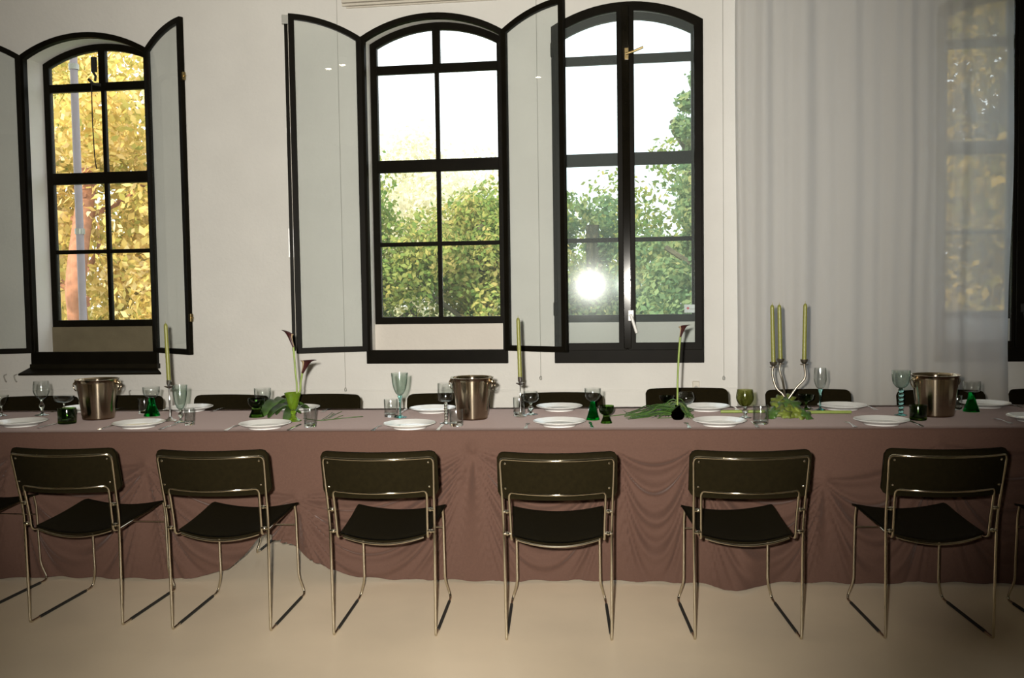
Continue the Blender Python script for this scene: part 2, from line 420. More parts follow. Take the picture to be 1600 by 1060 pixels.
# ================================================================== WINDOWS
def leaf(parent, hx, side, ang, x0, x1, hy=YW-.03, w=None, name='casement_leaf', zb=0.985, rod=None, glassmat=M_leafpane, fat=0.042):
    half = (x1-x0)/2; w = w or half-.012
    ca, sa = math.cos(ang), math.sin(ang)
    d = Vector((side*ca, -sa, 0)); nrm = Vector((side*sa, ca, 0))
    def fm(th):
        def f(u, z, s):
            p = Vector((hx, hy, 0))+d*u+nrm*((s-.5)*th); return (p.x, p.y, z)
        return f
    def az(u, inset):                    # u from the hinge towards the meeting edge
        return arch_z(x0+u+0.012, x0, x1, inset)
    def loop(i, ti):
        L = [(i, zb+i), (w-i, zb+i)]
        for k in range(15):
            u = (w-i)+((i)-(w-i))*k/14; L.append((u, az(u, .012+ti)))
        return L
    b = MB().ring(loop(0, 0), loop(fat, fat), fm(.036))
    lf = b.build(name, M_steel, parent, smooth=False, bevel=.003)
    g = MB().slab(loop(fat-.006, fat-.006), fm(.005)).build('pane', glassmat, lf, smooth=False)
    f = fm(0)
    if rod == 'rod':
        o = MB()
        def P(u, z, off): p = Vector((hx, hy, z))+d*u+nrm*off; return (p.x, p.y, p.z)
        mbx = MB(); zt = az(w, .012)
        def bar(u0, u1, z0, z1, o0, o1, mat, nm):
            q = MB().box(u0, u1, o0, o1, z0, z1)
            M = Matrix(((d.x, nrm.x, 0, hx), (d.y, nrm.y, 0, hy), (0, 0, 1, 0), (0, 0, 0, 1)))
            q.xf(M); return q.build(nm, mat, lf, smooth=False, bevel=.002)
        bar(w+.004, w+.030, zb+.02, zt-.06, -.022, -.004, M_steel, 'astragal')
        bar(w-.002, w+.012, zb+.03, zt-.05, -.030, -.022, M_rail, 'lock_rod')
        bar(w-.005, w+.045, zt-.075, zt-.01, -.03, .005, M_grey, 'rod_guide')
        bar(w-.01, w+.04, 1.72, 1.94, -.045, -.022, M_white, 'lock_case')
        bar(w+.005, w+.03, 1.81, 1.84, -.075, -.045, M_brass, 'turn_knob')
        bar(w-.005, w+.035, 2.66, 2.70, -.035, -.02, M_white, 'rod_guide')
    if rod == 'knobs':
        M = Matrix(((d.x, nrm.x, 0, hx), (d.y, nrm.y, 0, hy), (0, 0, 1, 0), (0, 0, 0, 1)))
        for z in (1.27, 3.10):
            q = MB().box(w-.003, w+.022, -.012, .012, z-.03, z+.03); q.tube([(w+.018, 0, z), (w+.04, 0, z)], .007, 8)
            q.xf(M); q.build('latch', M_brass, lf, smooth=False, bevel=.002)
    return lf, d, nrm

def window(n, label, ang_l, ang_r, centre, extra=None):
    x0, x1 = WX[n]; yo = WY[n]
    root = bpy.data.objects.new('window_%d' % (n+1), None); COL.objects.link(root); root.location = (0, 0, 0)
    root['kind'] = 'structure'; root['label'] = label
    # inner steel frame set on the wall round the opening, deep bottom rail
    b = MB(); L0 = arch_loop(x0, x1, ZB, 0, 0); L1 = arch_loop(x0, x1, ZB+.105, .034, .042)
    b.ring(L0, L1, lambda u, z, s: (u, YW-.035+s*.055, z))
    b.build('inner_frame', M_steel, root, smooth=False, bevel=.003)
    # outer sash
    zb = 1.185; c = centre
    b = MB(); a0, a1 = x0+INS, x1-INS
    L0 = arch_loop(x0, x1, zb, INS+.001, INS+.001); L1 = arch_loop(x0, x1, zb+.06, INS+.055, INS+.055)
    b.ring(L0, L1, lambda u, z, s: (u, yo+s*.05, z))
    ia, ib = a0+.05, a1-.05
    b.box(ia, ib, yo+.002, yo+.046, 3.150, 3.216)
    b.box(ia, ib, yo-.004, yo+.05, 2.385, 2.478)
    b.box(ia, ib, yo+.006, yo+.040, 1.803, 1.836)
    zt = arch_z(c, x0, x1, INS+.03)
    b.box(c-.030, c+.030, yo+.001, yo+.047, 3.18, zt)
    b.box(c-.016, c+.016, yo+.004, yo+.042, zb+.03, 3.17)
    sash = b.build('outer_sash', M_steel, root, smooth=False, bevel=.003)
    rows = [(zb+.055, 1.81), (1.83, 2.39), (2.47, 3.155), (3.21, None)]
    for (z0, z1) in rows:
        for (u0, u1) in ((ia-.005, c), (c, ib+.005)):
            if z1 is None:
                L = [(u0, z0), (u1, z0)]+[(u1+(u0-u1)*k/10, arch_z(u1+(u0-u1)*k/10, x0, x1, INS+.05)) for k in range(11)]
            else: L = [(u0, z0), (u1, z0), (u1, z1), (u0, z1)]
            MB().slab(L, lambda u, z, s: (u, yo+.022+s*.004+(u-centre)*.018, z)).build('pane', M_pane, sash, smooth=False)
    # apron below the sash, darker brown in the left window
    MB().box(a0-.002, a1+.002, yo-.006, yo+.12, ZB+.04, zb+.004).build('apron', M_brownapron if n == 0 else M_apron, root, smooth=False)
    return root, x0, x1, yo

A = math.radians
W1, x0, x1, yo = window(0, 'left arched window with both inner leaves swung open', 0, 0, -4.455)
leaf(W1, x0+.012, 1, A(157), x0, x1)
leaf(W1, x1-.012, -1, A(147), x0, x1, rod='knobs')
b = MB().box(x0-.008, x1+.008, YW-.045, YW+.02, 0.855, 0.895)
tl = on_y(28, 586, YW-.13); tr = on_y(252, 584, YW-.13); bl = on_y(52, 573, YW+.01); br_ = on_y(243, 573, YW+.01)
V = [tuple(tl), tuple(tr), tuple(br_), tuple(bl)]
b.add([(p[0], p[1], p[2]+dz) for dz in (-.008, .008) for p in V], [(0, 1, 2, 3), (7, 6, 5, 4), (0, 4, 5, 1), (1, 5, 6, 2), (2, 6, 7, 3), (3, 7, 4, 0)])
b.build('sloping_sill', M_sill, W1, smooth=False, bevel=.003)
# latch and pull cord on the top light
b = MB(); c = -4.455
b.box(c-.075, c-.035, yo-.03, yo-.005, 3.30, 3.42); b.tube([(c-.06, yo-.03, 3.30), (c-.03, yo-.04, 3.26), (c-.04, yo-.035, 3.22)], .01, 8)
b.tube([(c-.10, yo-.03, 3.24), (c-.06, yo-.03, 3.20), (c, yo-.02, 3.19)], .012, 8)
b.build('top_light_latch', M_black, W1, smooth=False)
MB().tube(spline([(c-.075, yo-.03, 3.20), (c-.078, yo-.03, 2.9), (c-.07, yo-.03, 2.6), (c-.055, yo-.03, 2.50)]), .005, 6).build('pull_cord', M_black, W1)

W2, x0, x1, yo = window(1, 'middle arched window showing pale sky above green treetops, inner leaves open', 0, 0, -1.606)
leaf(W2, x0+.012, 1, A(157), x0, x1, rod='rod')
leaf(W2, x1-.012, -1, A(154), x0, x1)

W3, x0, x1, yo = window(2, 'arched window with closed inner leaves and white handle, flash mirrored in glass', 0, 0, -0.149)
# closed pair of leaves; the left one stands a little askew
lf, d3, n3 = leaf(W3, x0+.03, 1, A(-3.0), x0, x1, hy=YW-.052, w=.512, fat=.055, glassmat=M_glarepane)
leaf(W3, x1-.012, -1, A(1.1), x0, x1, hy=YW-.02, fat=.055, glassmat=M_clearpane)
cx3 = (x0+x1)/2
MB().box(cx3-.034, cx3+.022, YW-.062, YW-.036, ZB+.11, APX-.03).build('meeting_stile', M_gloss, W3, smooth=False, bevel=.004)
h = MB().box(cx3+.000, cx3+.040, YW-.080, YW-.060, 1.205, 1.285)
h.tube([(cx3+.022, YW-.080, 1.25), (cx3+.022, YW-.105, 1.25)], .010, 10)
h.tube([(cx3+.018, YW-.105, 1.255), (cx3+.045, YW-.108, 1.17), (cx3+.062, YW-.108, 1.115)], .012, 10)
h.build('lever_handle', M_white, W3, smooth=False, bevel=.003)['label'] = 'white lever handle'
h = MB().box(cx3-.012, cx3+.018, YW-.078, YW-.060, 3.13, 3.21)
h.tube([(cx3, YW-.085, 3.165), (cx3+.06, YW-.095, 3.18), (cx3+.125, YW-.095, 3.205)], .010, 8)
h.build('top_latch', M_brass, W3, smooth=False, bevel=.002)
for z in (1.30, 3.22):
    MB().box(x0+.0, x0+.02, YW-.09, YW-.05, z-.05, z+.05).build('hinge', M_steel, W3, smooth=False, bevel=.003)
st = MB().box(.285, .375, yo-.004, yo-.001, 1.256, 1.318).build('sticker', M_paper, W3, smooth=False)
q = MB()
for k in range(4):
    a = k*PI/2; q.ball((.312+.006*math.cos(a), yo-.0045, 1.290+.006*math.sin(a)), .005, 8, 4, (1, .1, 1))
q.build('red_mark', M_red, st)
q = MB()
for k in range(2): q.box(.325, .365, yo-.0052, yo-.0042, 1.287-.008*k, 1.290-.008*k)
q.build('small_print', M_wire, st, smooth=False)

W4, x0, x1, yo = window(3, 'far right arched window half hidden by the sheer curtain', 0, 0, 2.611)
leaf(W4, x0+.012, 1, 0, x0, x1, hy=YW-.02, fat=.05)
leaf(W4, x1-.012, -1, 0, x0, x1, hy=YW-.02, fat=.05)
cx4 = (x0+x1)/2
MB().box(cx4-.03, cx4+.03, YW-.062, YW-.036, ZB+.11, APX-.03).build('meeting_stile', M_steel, W4, smooth=False, bevel=.004)
h = MB().box(cx4+.0, cx4+.03, YW-.08, YW-.06, 1.24, 1.30); h.tube([(cx4+.015, YW-.09, 1.27), (cx4+.03, YW-.10, 1.12)], .011, 8)
h.build('lever_handle', M_black, W4, smooth=False)

# ================================================================== THINGS ON THE WALL
PR = MB().box(-2.30, -0.2, YW-.030, YW+.004, 3.645, 3.662); PR.box(-2.30, -.2, YW-.040, YW+.004, 3.668, 3.70); PR.box(-2.27, -.2, YW-.02, YW+.004, 3.630, 3.640)
tag(PR.build('wall_rail', M_rail, smooth=False, bevel=.002), 'pale wooden rail high on the wall above the middle window', 'rail')
def hang_wire(x, z, ln, label, top=ZC):
    r = thing('hanging_wire', label, 'wire', (x, YW-.05, z), 0, 'thin wires hanging down the white wall')
    MB().tube([(0, 0, 0), (.0, 0, top-z)], .0016, 6).build('cord', M_wire, r)
    MB().lathe([(0, -.012), (.008, -.008), (.010, .006), (.006, .020), (0, .024)], 10).build('weight', M_grey, r)
hang_wire(-2.334, .683, 1, 'thin hanging wire with end weight between left and middle windows')
hang_wire(-0.797, .772, 1, 'thin hanging wire with end weight between the middle window and closed window')
hang_wire(0.563, .770, 1, 'thin hanging wire with end weight just left of the curtain')
s = thing('wall_socket', 'small beige socket box on wall above a far chair', 'socket', (.362, YW-.012, .704))
MB().box(-.025, .025, -.018, .012, -.045, .045).build('box', M_rail, s, smooth=False, bevel=.004)
MB().lathe([(0, 0), (.013, 0), (.013, .004), (0, .004)], 12).xf(Matrix.Rotation(PI/2, 4, 'X')).xf(Matrix.Translation((0, -.018, 0))).build('plug_face', M_wire, s)
for (x, z, lb) in ((-5.262, .777, 'small dark hook at far left, left of its twin'), (-5.17, .777, 'small dark hook nearest the left window sill'), (-4.158, .646, 'small dark hook under the left window sill')):
    q = MB().tube(spline([(x, YW+.002, z+.03), (x, YW-.03, z+.02), (x+.012, YW-.035, z-.015), (x+.006, YW-.012, z-.03)]), .006, 8)
    tag(q.build('wall_hook', M_wire), lb, 'hook', 'little hooks low on the wall')

# ================================================================== SHEER CURTAIN
b = MB(); NX, NZ = 260, 26
def pleat(u, z):
    x = u*1.86
    t = 1+.25*(z/3.6)
    y = .022*math.sin(x*21+1.2*math.sin(x*3.1))+.014*math.sin(x*47+2*math.sin(x*5))+.012*math.sin(x*9.3+1)
    y *= .75+.25*math.sin(x*2.3+2)
    return y*(1.15-.1*z/4)
for j in range(NZ+1):
    z = .03+(4.18-.03)*j/NZ
    for i in range(NX+1):
        u = i/NX
        xa = .640+.006*math.sin(z*1.7); xb = 2.478+.036*(z/3.5)+.010*math.sin(z*3+1)
        b.v.append((xa+(xb-xa)*u+.006*math.sin(u*40+z), 7.0+pleat(u, z)+.008*math.sin(z*1.3+u*9), z))
for j in range(NZ):
    for i in range(NX):
        a = j*(NX+1)+i; b.f.append((a, a+1, a+NX+2, a+NX+1))
ct = b.build('sheer_curtain', M_sheer, auto=False)
tag(ct, 'sheer off-white curtain hanging in pleats over the right part of wall', 'curtain')
r = thing('curtain_rail', 'white curtain rail under the ceiling carrying the sheer curtain', 'rail', (0, 0, 0))
MB().box(.55, 2.75, 6.975, 7.02, 4.18, 4.21).build('track', M_rail, r, smooth=False)
for x in (.7, 1.6, 2.6): MB().box(x-.015, x+.015, 6.985, 7.01, 4.21, ZC).build('bracket', M_rail, r, smooth=False)

# ================================================================== CHAIRS
def make_chair(label, group):
    t = thing('stacking_chair', label, 'chair', group=group)
    R = .0058
    bow = .062
    def across(z, y, hw, rad, yb=bow):
        # top bar bowed backwards between two corners
        P = []
        for k in range(13):
            x = hw-2*hw*k/12; P.append((x, y-yb*(1-(x/hw)**2), z))
        return P
    top = across(.772, -.068, .229, .03)
    right = [(.188, .455, .452), (.190, .470, .40), (.191, .485, .095), (.216, .505, .0065), (.216, .0, .0065), (.220, -.006, .50), (.229, -.068, .772)]
    left = [(-x, y, z) for x, y, z in reversed(right)]
    path = right[:-1]+top+left[1:]
    rad = [0, .03, .03, .035, .012, .05]+[.028]+[0]*11+[.028]+[.05, .012, .035, .03, .03, 0]
    MB().tube(fillet(path, rad, 6), R, 10).build('sled_frame', M_chrome, t)
    low = across(.630, -.040, .196, .02)
    rr = [(.186, .36, .440), (.189, .045, .418), (.190, -.002, .425), (.191, -.012, .50)]
    ll = [(-x, y, z) for x, y, z in reversed(rr)]
    path = rr+low+ll
    rad = [0, .02, .02, .05, .028]+[0]*11+[.028, .05, .02, .02, 0]
    MB().tube(fillet(path, rad, 6), R*.95, 10).build('back_support', M_chrome, t)
    for sx in (-1, 1):
        for z, y in ((.452, -.008), (.545, -.018)):
            q = MB().tube([(sx*.221, y, z), (sx*.191, y, z)], .0062, 10); q.ball((sx*.205, y-.002, z), .008, 10, 6)
            q.build('frame_bracket', M_chrome, t)
    for sx in (-1, 1): MB().tube([(sx*.216, .07, .0070), (sx*.216, .25, .0070), (sx*.216, .44, .0070)], .0069, 10).build('floor_glide', M_black, t)
    MB().tube([(-.19, .482, .345), (.19, .482, .345)], .003, 8).build('stretcher', M_chrome, t)
    # backrest pad
    b = MB(); NXb, NZb = 34, 7; hw = .242
    rows = []
    for s in (0, 1):
        for j in range(NZb+1):
            v = j/NZb; z0 = .602+(.798-.602)*v
            for i in range(NXb+1):
                u = math.sin(PI*(i/NXb-.5))*.35+(-1+2*i/NXb)*.65
                # rounded corners
                zz = z0; e = max(abs(u)-.86, 0)/.14
                zc_ = .70; zz = zc_+(z0-zc_)*(1-.26*(1-math.sqrt(max(0, 1-e*e))))
                edge = max(abs(u)**14, abs(2*v-1)**10)
                th = .013*(1-.55*edge)
                yc = -.028-.036*(v)+.016-bow*(1-u*u)+.004
                b.v.append((u*hw, yc+(th if s else -th), zz))
    n1 = (NXb+1)*(NZb+1)
    for j in range(NZb):
        for i in range(NXb):
            a = j*(NXb+1)+i
            b.f.append((a, a+1, a+NXb+2, a+NXb+1)); b.f.append((n1+a, n1+a+NXb+1, n1+a+NXb+2, n1+a+1))
    def rimq(a, c): b.f.append((a, n1+a, n1+c, c))
    for i in range(NXb): rimq(i+1, i); rimq(NZb*(NXb+1)+i, NZb*(NXb+1)+i+1)
    for j in range(NZb): rimq(j*(NXb+1), (j+1)*(NXb+1)); rimq((j+1)*(NXb+1)+NXb, j*(NXb+1)+NXb)
    br = b.build('backrest', M_pad, t, sub=1, auto=False)
    for sx in (-1, 1):
        for z in (.648, .752):
            y = -.012-.036*((z-.602)/.19)-bow*(1-(.208/hw)**2)-.012
            MB().ball((sx*.208, y, z), .0055, 8, 5, (1, .6, 1)).build('screw', M_chrome, br)
    # seat pad
    b = MB(); NXs, NYs = 14, 12
    for s in (0, 1):
        for j in range(NYs+1):
            v = j/NYs; y = .022+(.475-.022)*v
            hwv = .186+(.206-.186)*v
            for i in range(NXs+1):
                u = -1+2*i/NXs
                z = .432+.030*v-.028*(1-u*u)*(1-.1*v)+.012*math.sin(v*PI)*-.6
                if v > .85: z -= .010*((v-.85)/.15)**2
                edge = max(abs(u)**14, abs(2*v-1)**12); th = .010*(1-.6*edge)
                yy = y-.018*(1-u*u)*(1-v)**3+.0*v
                b.v.append((u*hwv, yy, z+(th if s else -th)))
    n1 = (NXs+1)*(NYs+1)
    for j in range(NYs):
        for i in range(NXs):
            a = j*(NXs+1)+i
            b.f.append((a, a+NXs+1, a+NXs+2, a+1)); b.f.append((n1+a, n1+a+1, n1+a+NXs+2, n1+a+NXs+1))
    for i in range(NXs): rimq(i, i+1); rimq(NYs*(NXs+1)+i+1, NYs*(NXs+1)+i)
    for j in range(NYs): rimq((j+1)*(NXs+1), j*(NXs+1)); rimq(j*(NXs+1)+NXs, (j+1)*(NXs+1)+NXs)
    b.build('seat', M_pad, t, sub=1, auto=False)
    P = [(x, .018-.018*(1-(x/.17)**2), .420-.026*(1-(x/.17)**2)) for x in [-.17+.34*k/12 for k in range(13)]]
    MB().tube(P, .0048, 8).build('seat_rail', M_chrome, t)
    return t

near = [(-2.497, 3.807, 1.5), (-1.816, 3.796, 3.5), (-1.097, 3.805, 4.4), (-.365, 3.826, 5.3), (.403, 3.914, 6.2), (1.171, 4.004, 6.0)]
nlab = ['chrome and black chair in front of table, leftmost whole chair of near row',
        'chrome and black chair in front of table, left of the arched gap in the hem',
        'chrome and black chair of near row, left of the gathered cloth knot',
        'chrome and black chair in near row seen squarely from behind, below the middle candlestick',
        'chrome and black chair in front of table where the cloth bulges onto the floor',
        'chrome and black chair in near row, rightmost whole chair, below the right bucket']
ch0 = make_chair(nlab[0], 'chairs along the near side of the table')
ch0.location = (near[0][0], near[0][1], 0); ch0.rotation_euler = (0, 0, A(near[0][2]))
for i in range(1, 6):
    dup(ch0, (near[i][0], near[i][1], 0), A(near[i][2]), nlab[i])
dup(ch0, (-3.25, 3.90, 0), A(0), 'black chair cut by left photo edge, only seat corner and foot in view')
dup(ch0, (1.885, 4.06, 0), A(6), 'black chair cut off by right edge of the photo, in the near row')
far = [(9, 125, 625), (138, 258, 625), (303, 425, 625), (440, 566, 622), (641, 765, 622), (815, 940, 622), (1010, 1137, 611), (1200, 1324, 613), (1411, 1525, 617), (1581, 1706, 612)]
flab = ['dark chair back behind table, leftmost of the far row', 'dark chair back behind table, right beside the left steel bucket',
        'dark chair back behind table, between the left candlestick and dark green goblet', 'dark chair back behind table, just right of the lime green vase',
        'dark chair back behind table, left of the middle steel bucket', 'dark chair back behind table, behind the plate right of the middle candlestick',
        'dark chair back behind table, behind the single upright calla', 'dark chair back behind table, behind the three-armed candelabrum',
        'dark chair back behind table, behind the right steel bucket', 'dark chair back behind table, cut by the right edge of the photo']
for (a, c, y), lb in zip(far, flab):
    d = ray((a+c)/2, y); zt = .81
    P = CAM+d*((zt-CAM.z)/d.z)
    yb = max(P.y, 5.609+.0742*P.x+.10)
    P = CAM+d*(yb/d.y)
    dup(ch0, (P.x, yb-.075, 0), PI+A(4.2 if a != 303 else -5), lb, group='chairs along the far side of the table', scale=1.035)

# ================================================================== TABLE AND CLOTH
TA = math.atan(.0742); TZ = .752
def yf(x): return 4.690+.0742*x
def ybk(x): return 5.609+.0742*x
tb = thing('dining_table', 'long wooden dining table hidden under the mauve cloth', 'table', (0, 0, 0))
mt_ = Matrix.Rotation(TA, 4, 'Z')
MB().box(-4.6, 3.3, 4.72, 5.56, .715, .745).xf(mt_).build('tabletop', M_wood, tb, smooth=False, bevel=.004)
for x in (-4.5, -2.6, -.7, 1.2, 3.2):
    for y in (4.90, 5.42):
        MB().box(x-.03, x+.03, y-.03, y+.03, .0, .715).xf(mt_).build('leg', M_wood, tb, smooth=False, bevel=.004)

# knots where the cloth is pinned up, in metres along the table and above the floor
def kx(px, py):
    P = on_y(px, py, 4.66); return (P.x, P.z)
KN = [kx(-70, 690), kx(60, 700), kx(255, 715), kx(478, 768), kx(741, 697), kx(962, 702), kx(1085, 700), kx(1293, 752), kx(1480, 700), kx(1700, 715)]
KN = [(-4.7, .7)]+KN+[(3.6, .7)]
SW = [(.30, 3.2), (.38, 3.1), (.45, 3.4), (.52, 4.3), (.42, 5.4), (.52, 5.5), (.40, 3.3), (.50, 4.2), (.46, 3.2), (.35, 3.), (.35, 3.)]
hem_rise = [(on_y(px, 900, 4.62).x, z) for px, z in ((300, .0), (345, .015), (375, .05), (400, .12), (418, .20), (432, .225), (455, .19), (490, .12), (530, .05), (570, .012), (620, .0))]
def lerp_tab(T, x):
    if x <= T[0][0]: return T[0][1]
    for (a, va), (b_, vb) in zip(T, T[1:]):
        if x <= b_: return va+(vb-va)*(x-a)/(b_-a)
    return T[-1][1]
def smooth(t): t = min(max(t, 0), 1); return t*t*(3-2*t)
xb0 = on_y(1150, 930, 4.62).x
def drape(x, z):
    # outward offset of the hanging cloth at height z
    o = .006+.050*(1-z/.75)**1.3
    for i in range(len(KN)-1):
        (xa, za), (xc, zc_) = KN[i], KN[i+1]
        if xa <= x < xc:
            t = (x-xa)/(xc-xa); zl = za+(zc_-za)*t
            dep, fr = SW[i % len(SW)]
            par = 4*t*(1-t)
            lam = (zl-z)/(dep*(par+.10))
            env = smooth(lam*2.2+.25)*min(1, par*2.8+.12)
            ph = fr*lam/(1+.22*lam)
            wv = math.sin(2*PI*ph+i)+.45*math.sin(2*PI*ph*2.3+2*i+1)
            fade = 1/(1+.25*max(lam, 0)**2)
            o += (.026*wv)*math.exp(-(max(lam, 0)/2.6)**2)*env*(.25+.75*fade)
            o += .018*math.exp(-((lam-1.0)/.45)**2)*par
    for i, (xk, zk) in enumerate(KN):
        dx = x-xk; dz = zk-z
        if dz > -.05:
            r_ = math.hypot(dx, dz)
            th = math.atan2(dx, max(dz, .02))
            en = math.exp(-(th/.55)**2)*smooth(r_/.12)*math.exp(-r_/.55)
            o += .036*math.sin(th*9+i*1.3)*en*smooth(r_/.22)
        o += (.022 if i == 5 else .010)*math.exp(-(dx*dx+dz*dz)/(.028**2))
    o = .006+.050*(1-z/.75)**1.3+(o-.006-.050*(1-z/.75)**1.3)*(.30+.70*smooth((z-.01)/.16))
    # soft vertical waves and the tail that spills on the floor
    o += .010*(1-z/.75)*math.sin(x*7.3+.8)+.003*(1-z/.75)*math.sin(x*15.1)
    o += .155*math.exp(-((x-xb0)/.13)**2)*max(0, 1-z/.42)**1.6
    return o
b = MB(); NX = 820; X0, X1 = -4.62, 3.32
NZ1, NT, NB = 64, 10, 6
rows = []
for i in range(NX+1):
    x = X0+(X1-X0)*i/NX
    col = []
    hz = .012+lerp_tab(hem_rise, x)
    for j in range(NZ1+1):
        v = j/NZ1
        z = hz+(TZ-.012-hz)*v
        o = drape(x, z)*min(1, (TZ-z)/.05+.12)
        if v == 0: z = max(.006, z+.004*math.sin(x*31))
        col.append((x, yf(x)-o, z))
    col.append((x, yf(x)-.002, TZ-.004))
    for j in range(NT+1):
        v = j/NT; y = yf(x)+.010+(ybk(x)-yf(x)-.018)*v
        col.append((x, y, TZ+.0006*math.sin(x*9+v*5)*math.sin(v*PI)))
    for j in range(1, NB+1):
        v = j/NB; z = TZ-.01-(.20)*v
        col.append((x, ybk(x)+.01+.02*v+.015*v*math.sin(x*12), z))
    rows.append(col)
n = len(rows[0])
for c_ in rows: b.v += c_
for i in range(NX):
    for j in range(n-1):
        a = i*n+j; b.f.append((a, a+n, a+n+1, a+1))
cl = b.build('tablecloth', M_cloth, auto=False)
tag(cl, 'dusty mauve tablecloth gathered in swags down to the floor', 'tablecloth')

# ================================================================== TABLEWARE
TT = TZ+.0015
def plate(px, py, label, group, wpx=None, d=.268):
    P = on_z(px, py, TT+.022); s = 1
    r = thing('plate', label, 'plate', (P.x, P.y, TT), 0, group)
    R = d/2
    prof = [(0, .004), (R*.55, .004), (R*.56, 0), (R*.62, 0), (R*.64, .006), (R*.80, .013), (R*.985, .0235), (R, .0255), (R*.985, .0275), (R*.80, .0185), (R*.66, .0115), (R*.60, .0095), (0, .009)]
    fn = None
    MB().lathe(prof, 48, fn=lambda a, z: 1+(.006*math.cos(a*12) if z > .02 else 0)).build('dish', M_plate, r)
    MB().lathe([(R*.655, .0112), (R*.675, .0135), (R*.70, .0140), (R*.69, .0125), (R*.67, .0115)], 48).build('well_rim', M_plate, r)
    return P
pn = 'white plates laid along the near edge'; pf = 'white plates laid along the far edge'
nearp = [(33, 659, 'white plate on near side of table, cut by left photo edge'),
         (217, 661, 'white plate on near side between the left steel bucket and candlestick'),
         (414, 662, 'white plate on near side left of the lime green vase'),
         (640, 662, 'white plate on near side in front of the tall aqua goblet'),
         (874, 658.5, 'white plate on near side left of the green-footed roemer and dark cup'),
         (1124, 657.5, 'white plate on near side right of the single upright calla'),
         (1377, 656, 'white plate on near side left of the right steel bucket'),
         (1618, 651, 'white plate on near side, cut by right photo edge')]
farp = [(135, 636.5, 'white plate on far side half hidden behind the left steel bucket'),
        (297, 636.5, 'white plate on far side behind the tall flared goblet'),
        (464, 637, 'white plate on far side behind the lime green vase'),
        (676, 638, 'white plate on far side left of the middle steel bucket'),
        (874, 635, 'white plate on far side right of the middle candlestick'),
        (1103, 635, 'white plate on far side right of the dark calla vase'),
        (1316, 633.5, 'white plate on far side right of the candelabrum'),
        (1539, 630, 'white plate on far side right of the right steel bucket')]
NP = [plate(x, y, l, pn) for x, y, l in nearp]
FP = [plate(x, y, l, pf) for x, y, l in farp]

def outline_slab(pts, th, bend=None):
    n = len(pts); V = []
    for s in (0, 1):
        for (x, y) in pts:
            V.append((x, y, (bend(y) if bend else 0)+s*th))
    return V, [tuple(range(n-1, -1, -1)), tuple(range(n, 2*n))]+[(i, (i+1) % n, n+(i+1) % n, n+i) for i in range(n)]
def strip_slab(secs, th, bend):
    # secs: list of (y, halfwidth)
    V = []; Fc = []
    for (y, h) in secs:
        z = bend(y); V += [(-h, y, z), (h, y, z), (h, y, z+th), (-h, y, z+th)]
    for i in range(len(secs)-1):
        a = 4*i
        for k in range(4): Fc.append((a+k, a+(k+1) % 4, a+4+(k+1) % 4, a+4+k))
    Fc += [(3, 2, 1, 0), tuple(4*(len(secs)-1)+k for k in range(4))]
    return V, Fc
def make_fork():
    t = thing('fork', '', 'fork')
    bh = lambda y: .004*math.sin(max(0, min(1, y/.2))*PI)+.0005
    MB().add(*strip_slab([(0, .0085), (.01, .010), (.05, .007), (.09, .0038), (.115, .0035)], .0025, bh)).build('handle', M_silver, t, bevel=.0008)
    q = MB().add(*strip_slab([(.115, .0035), (.125, .007), (.135, .0115), (.150, .012)], .002, bh))
    for k in range(4):
        x = -.0095+.00633*k
        V, Fc = strip_slab([(.149, .0018), (.190, .0013), (.198, .0005)], .0018, bh); q.add([(v[0]+x, v[1], v[2]) for v in V], Fc)
    q.build('tines', M_silver, t)
    return t
def make_knife():
    t = thing('knife', '', 'knife')
    bh = lambda y: .001
    MB().add(*strip_slab([(0, .008), (.008, .0095), (.06, .008), (.10, .006), (.108, .006)], .005, bh)).build('handle', M_silver, t, bevel=.001)
    q = MB().add(*outline_slab([(-.006, .106), (.006, .106), (.009, .13), (.0095, .19), (.006, .212), (-.004, .224), (-.007, .20)], .0016)).xf(Matrix.Translation((0, 0, .0025)))
    q.build('blade', M_silver, t, smooth=False)
    return t
fk = make_fork(); kn = make_knife(); used = [False, False]
def lay(root, idx, P, dx, near_, plab, verb):
    kind = ('fork', 'knife')[idx]
    off = random.uniform(-.006, .006)
    ca, sa = math.cos(TA), math.sin(TA)
    sgn = 1 if near_ else -1
    ly = -.115 if near_ else .125
    x = P.x+dx*ca-ly*sa; y = P.y+dx*sa+ly*ca
    loc = (x+off, y, TT+.0005); rz = TA+(0 if near_ else PI)+random.uniform(-.05, .05)
    lb = 'steel %s beside the %s' % (kind, plab)
    g = '%ss laid beside the plates' % kind
    if not used[idx]:
        used[idx] = True; root.location = loc; root.rotation_euler = (0, 0, rz); root['label'] = lb; root['group'] = g; return
    dup(root, loc, rz, lb, g)
def short(l): return l.replace('white plate', 'plate').replace(', cut by', ' cut by')
for P, (a, b_, l) in zip(NP, nearp):
    if a > 40: lay(fk, 0, P, -.163, True, short(l), '')
    if a < 1600: lay(kn, 1, P, .163, True, short(l), '')
for P, (a, b_, l) in zip(FP, farp):
    lay(kn, 1, P, -.170, False, short(l), '')
    lay(fk, 0, P, .170, False, short(l), '')

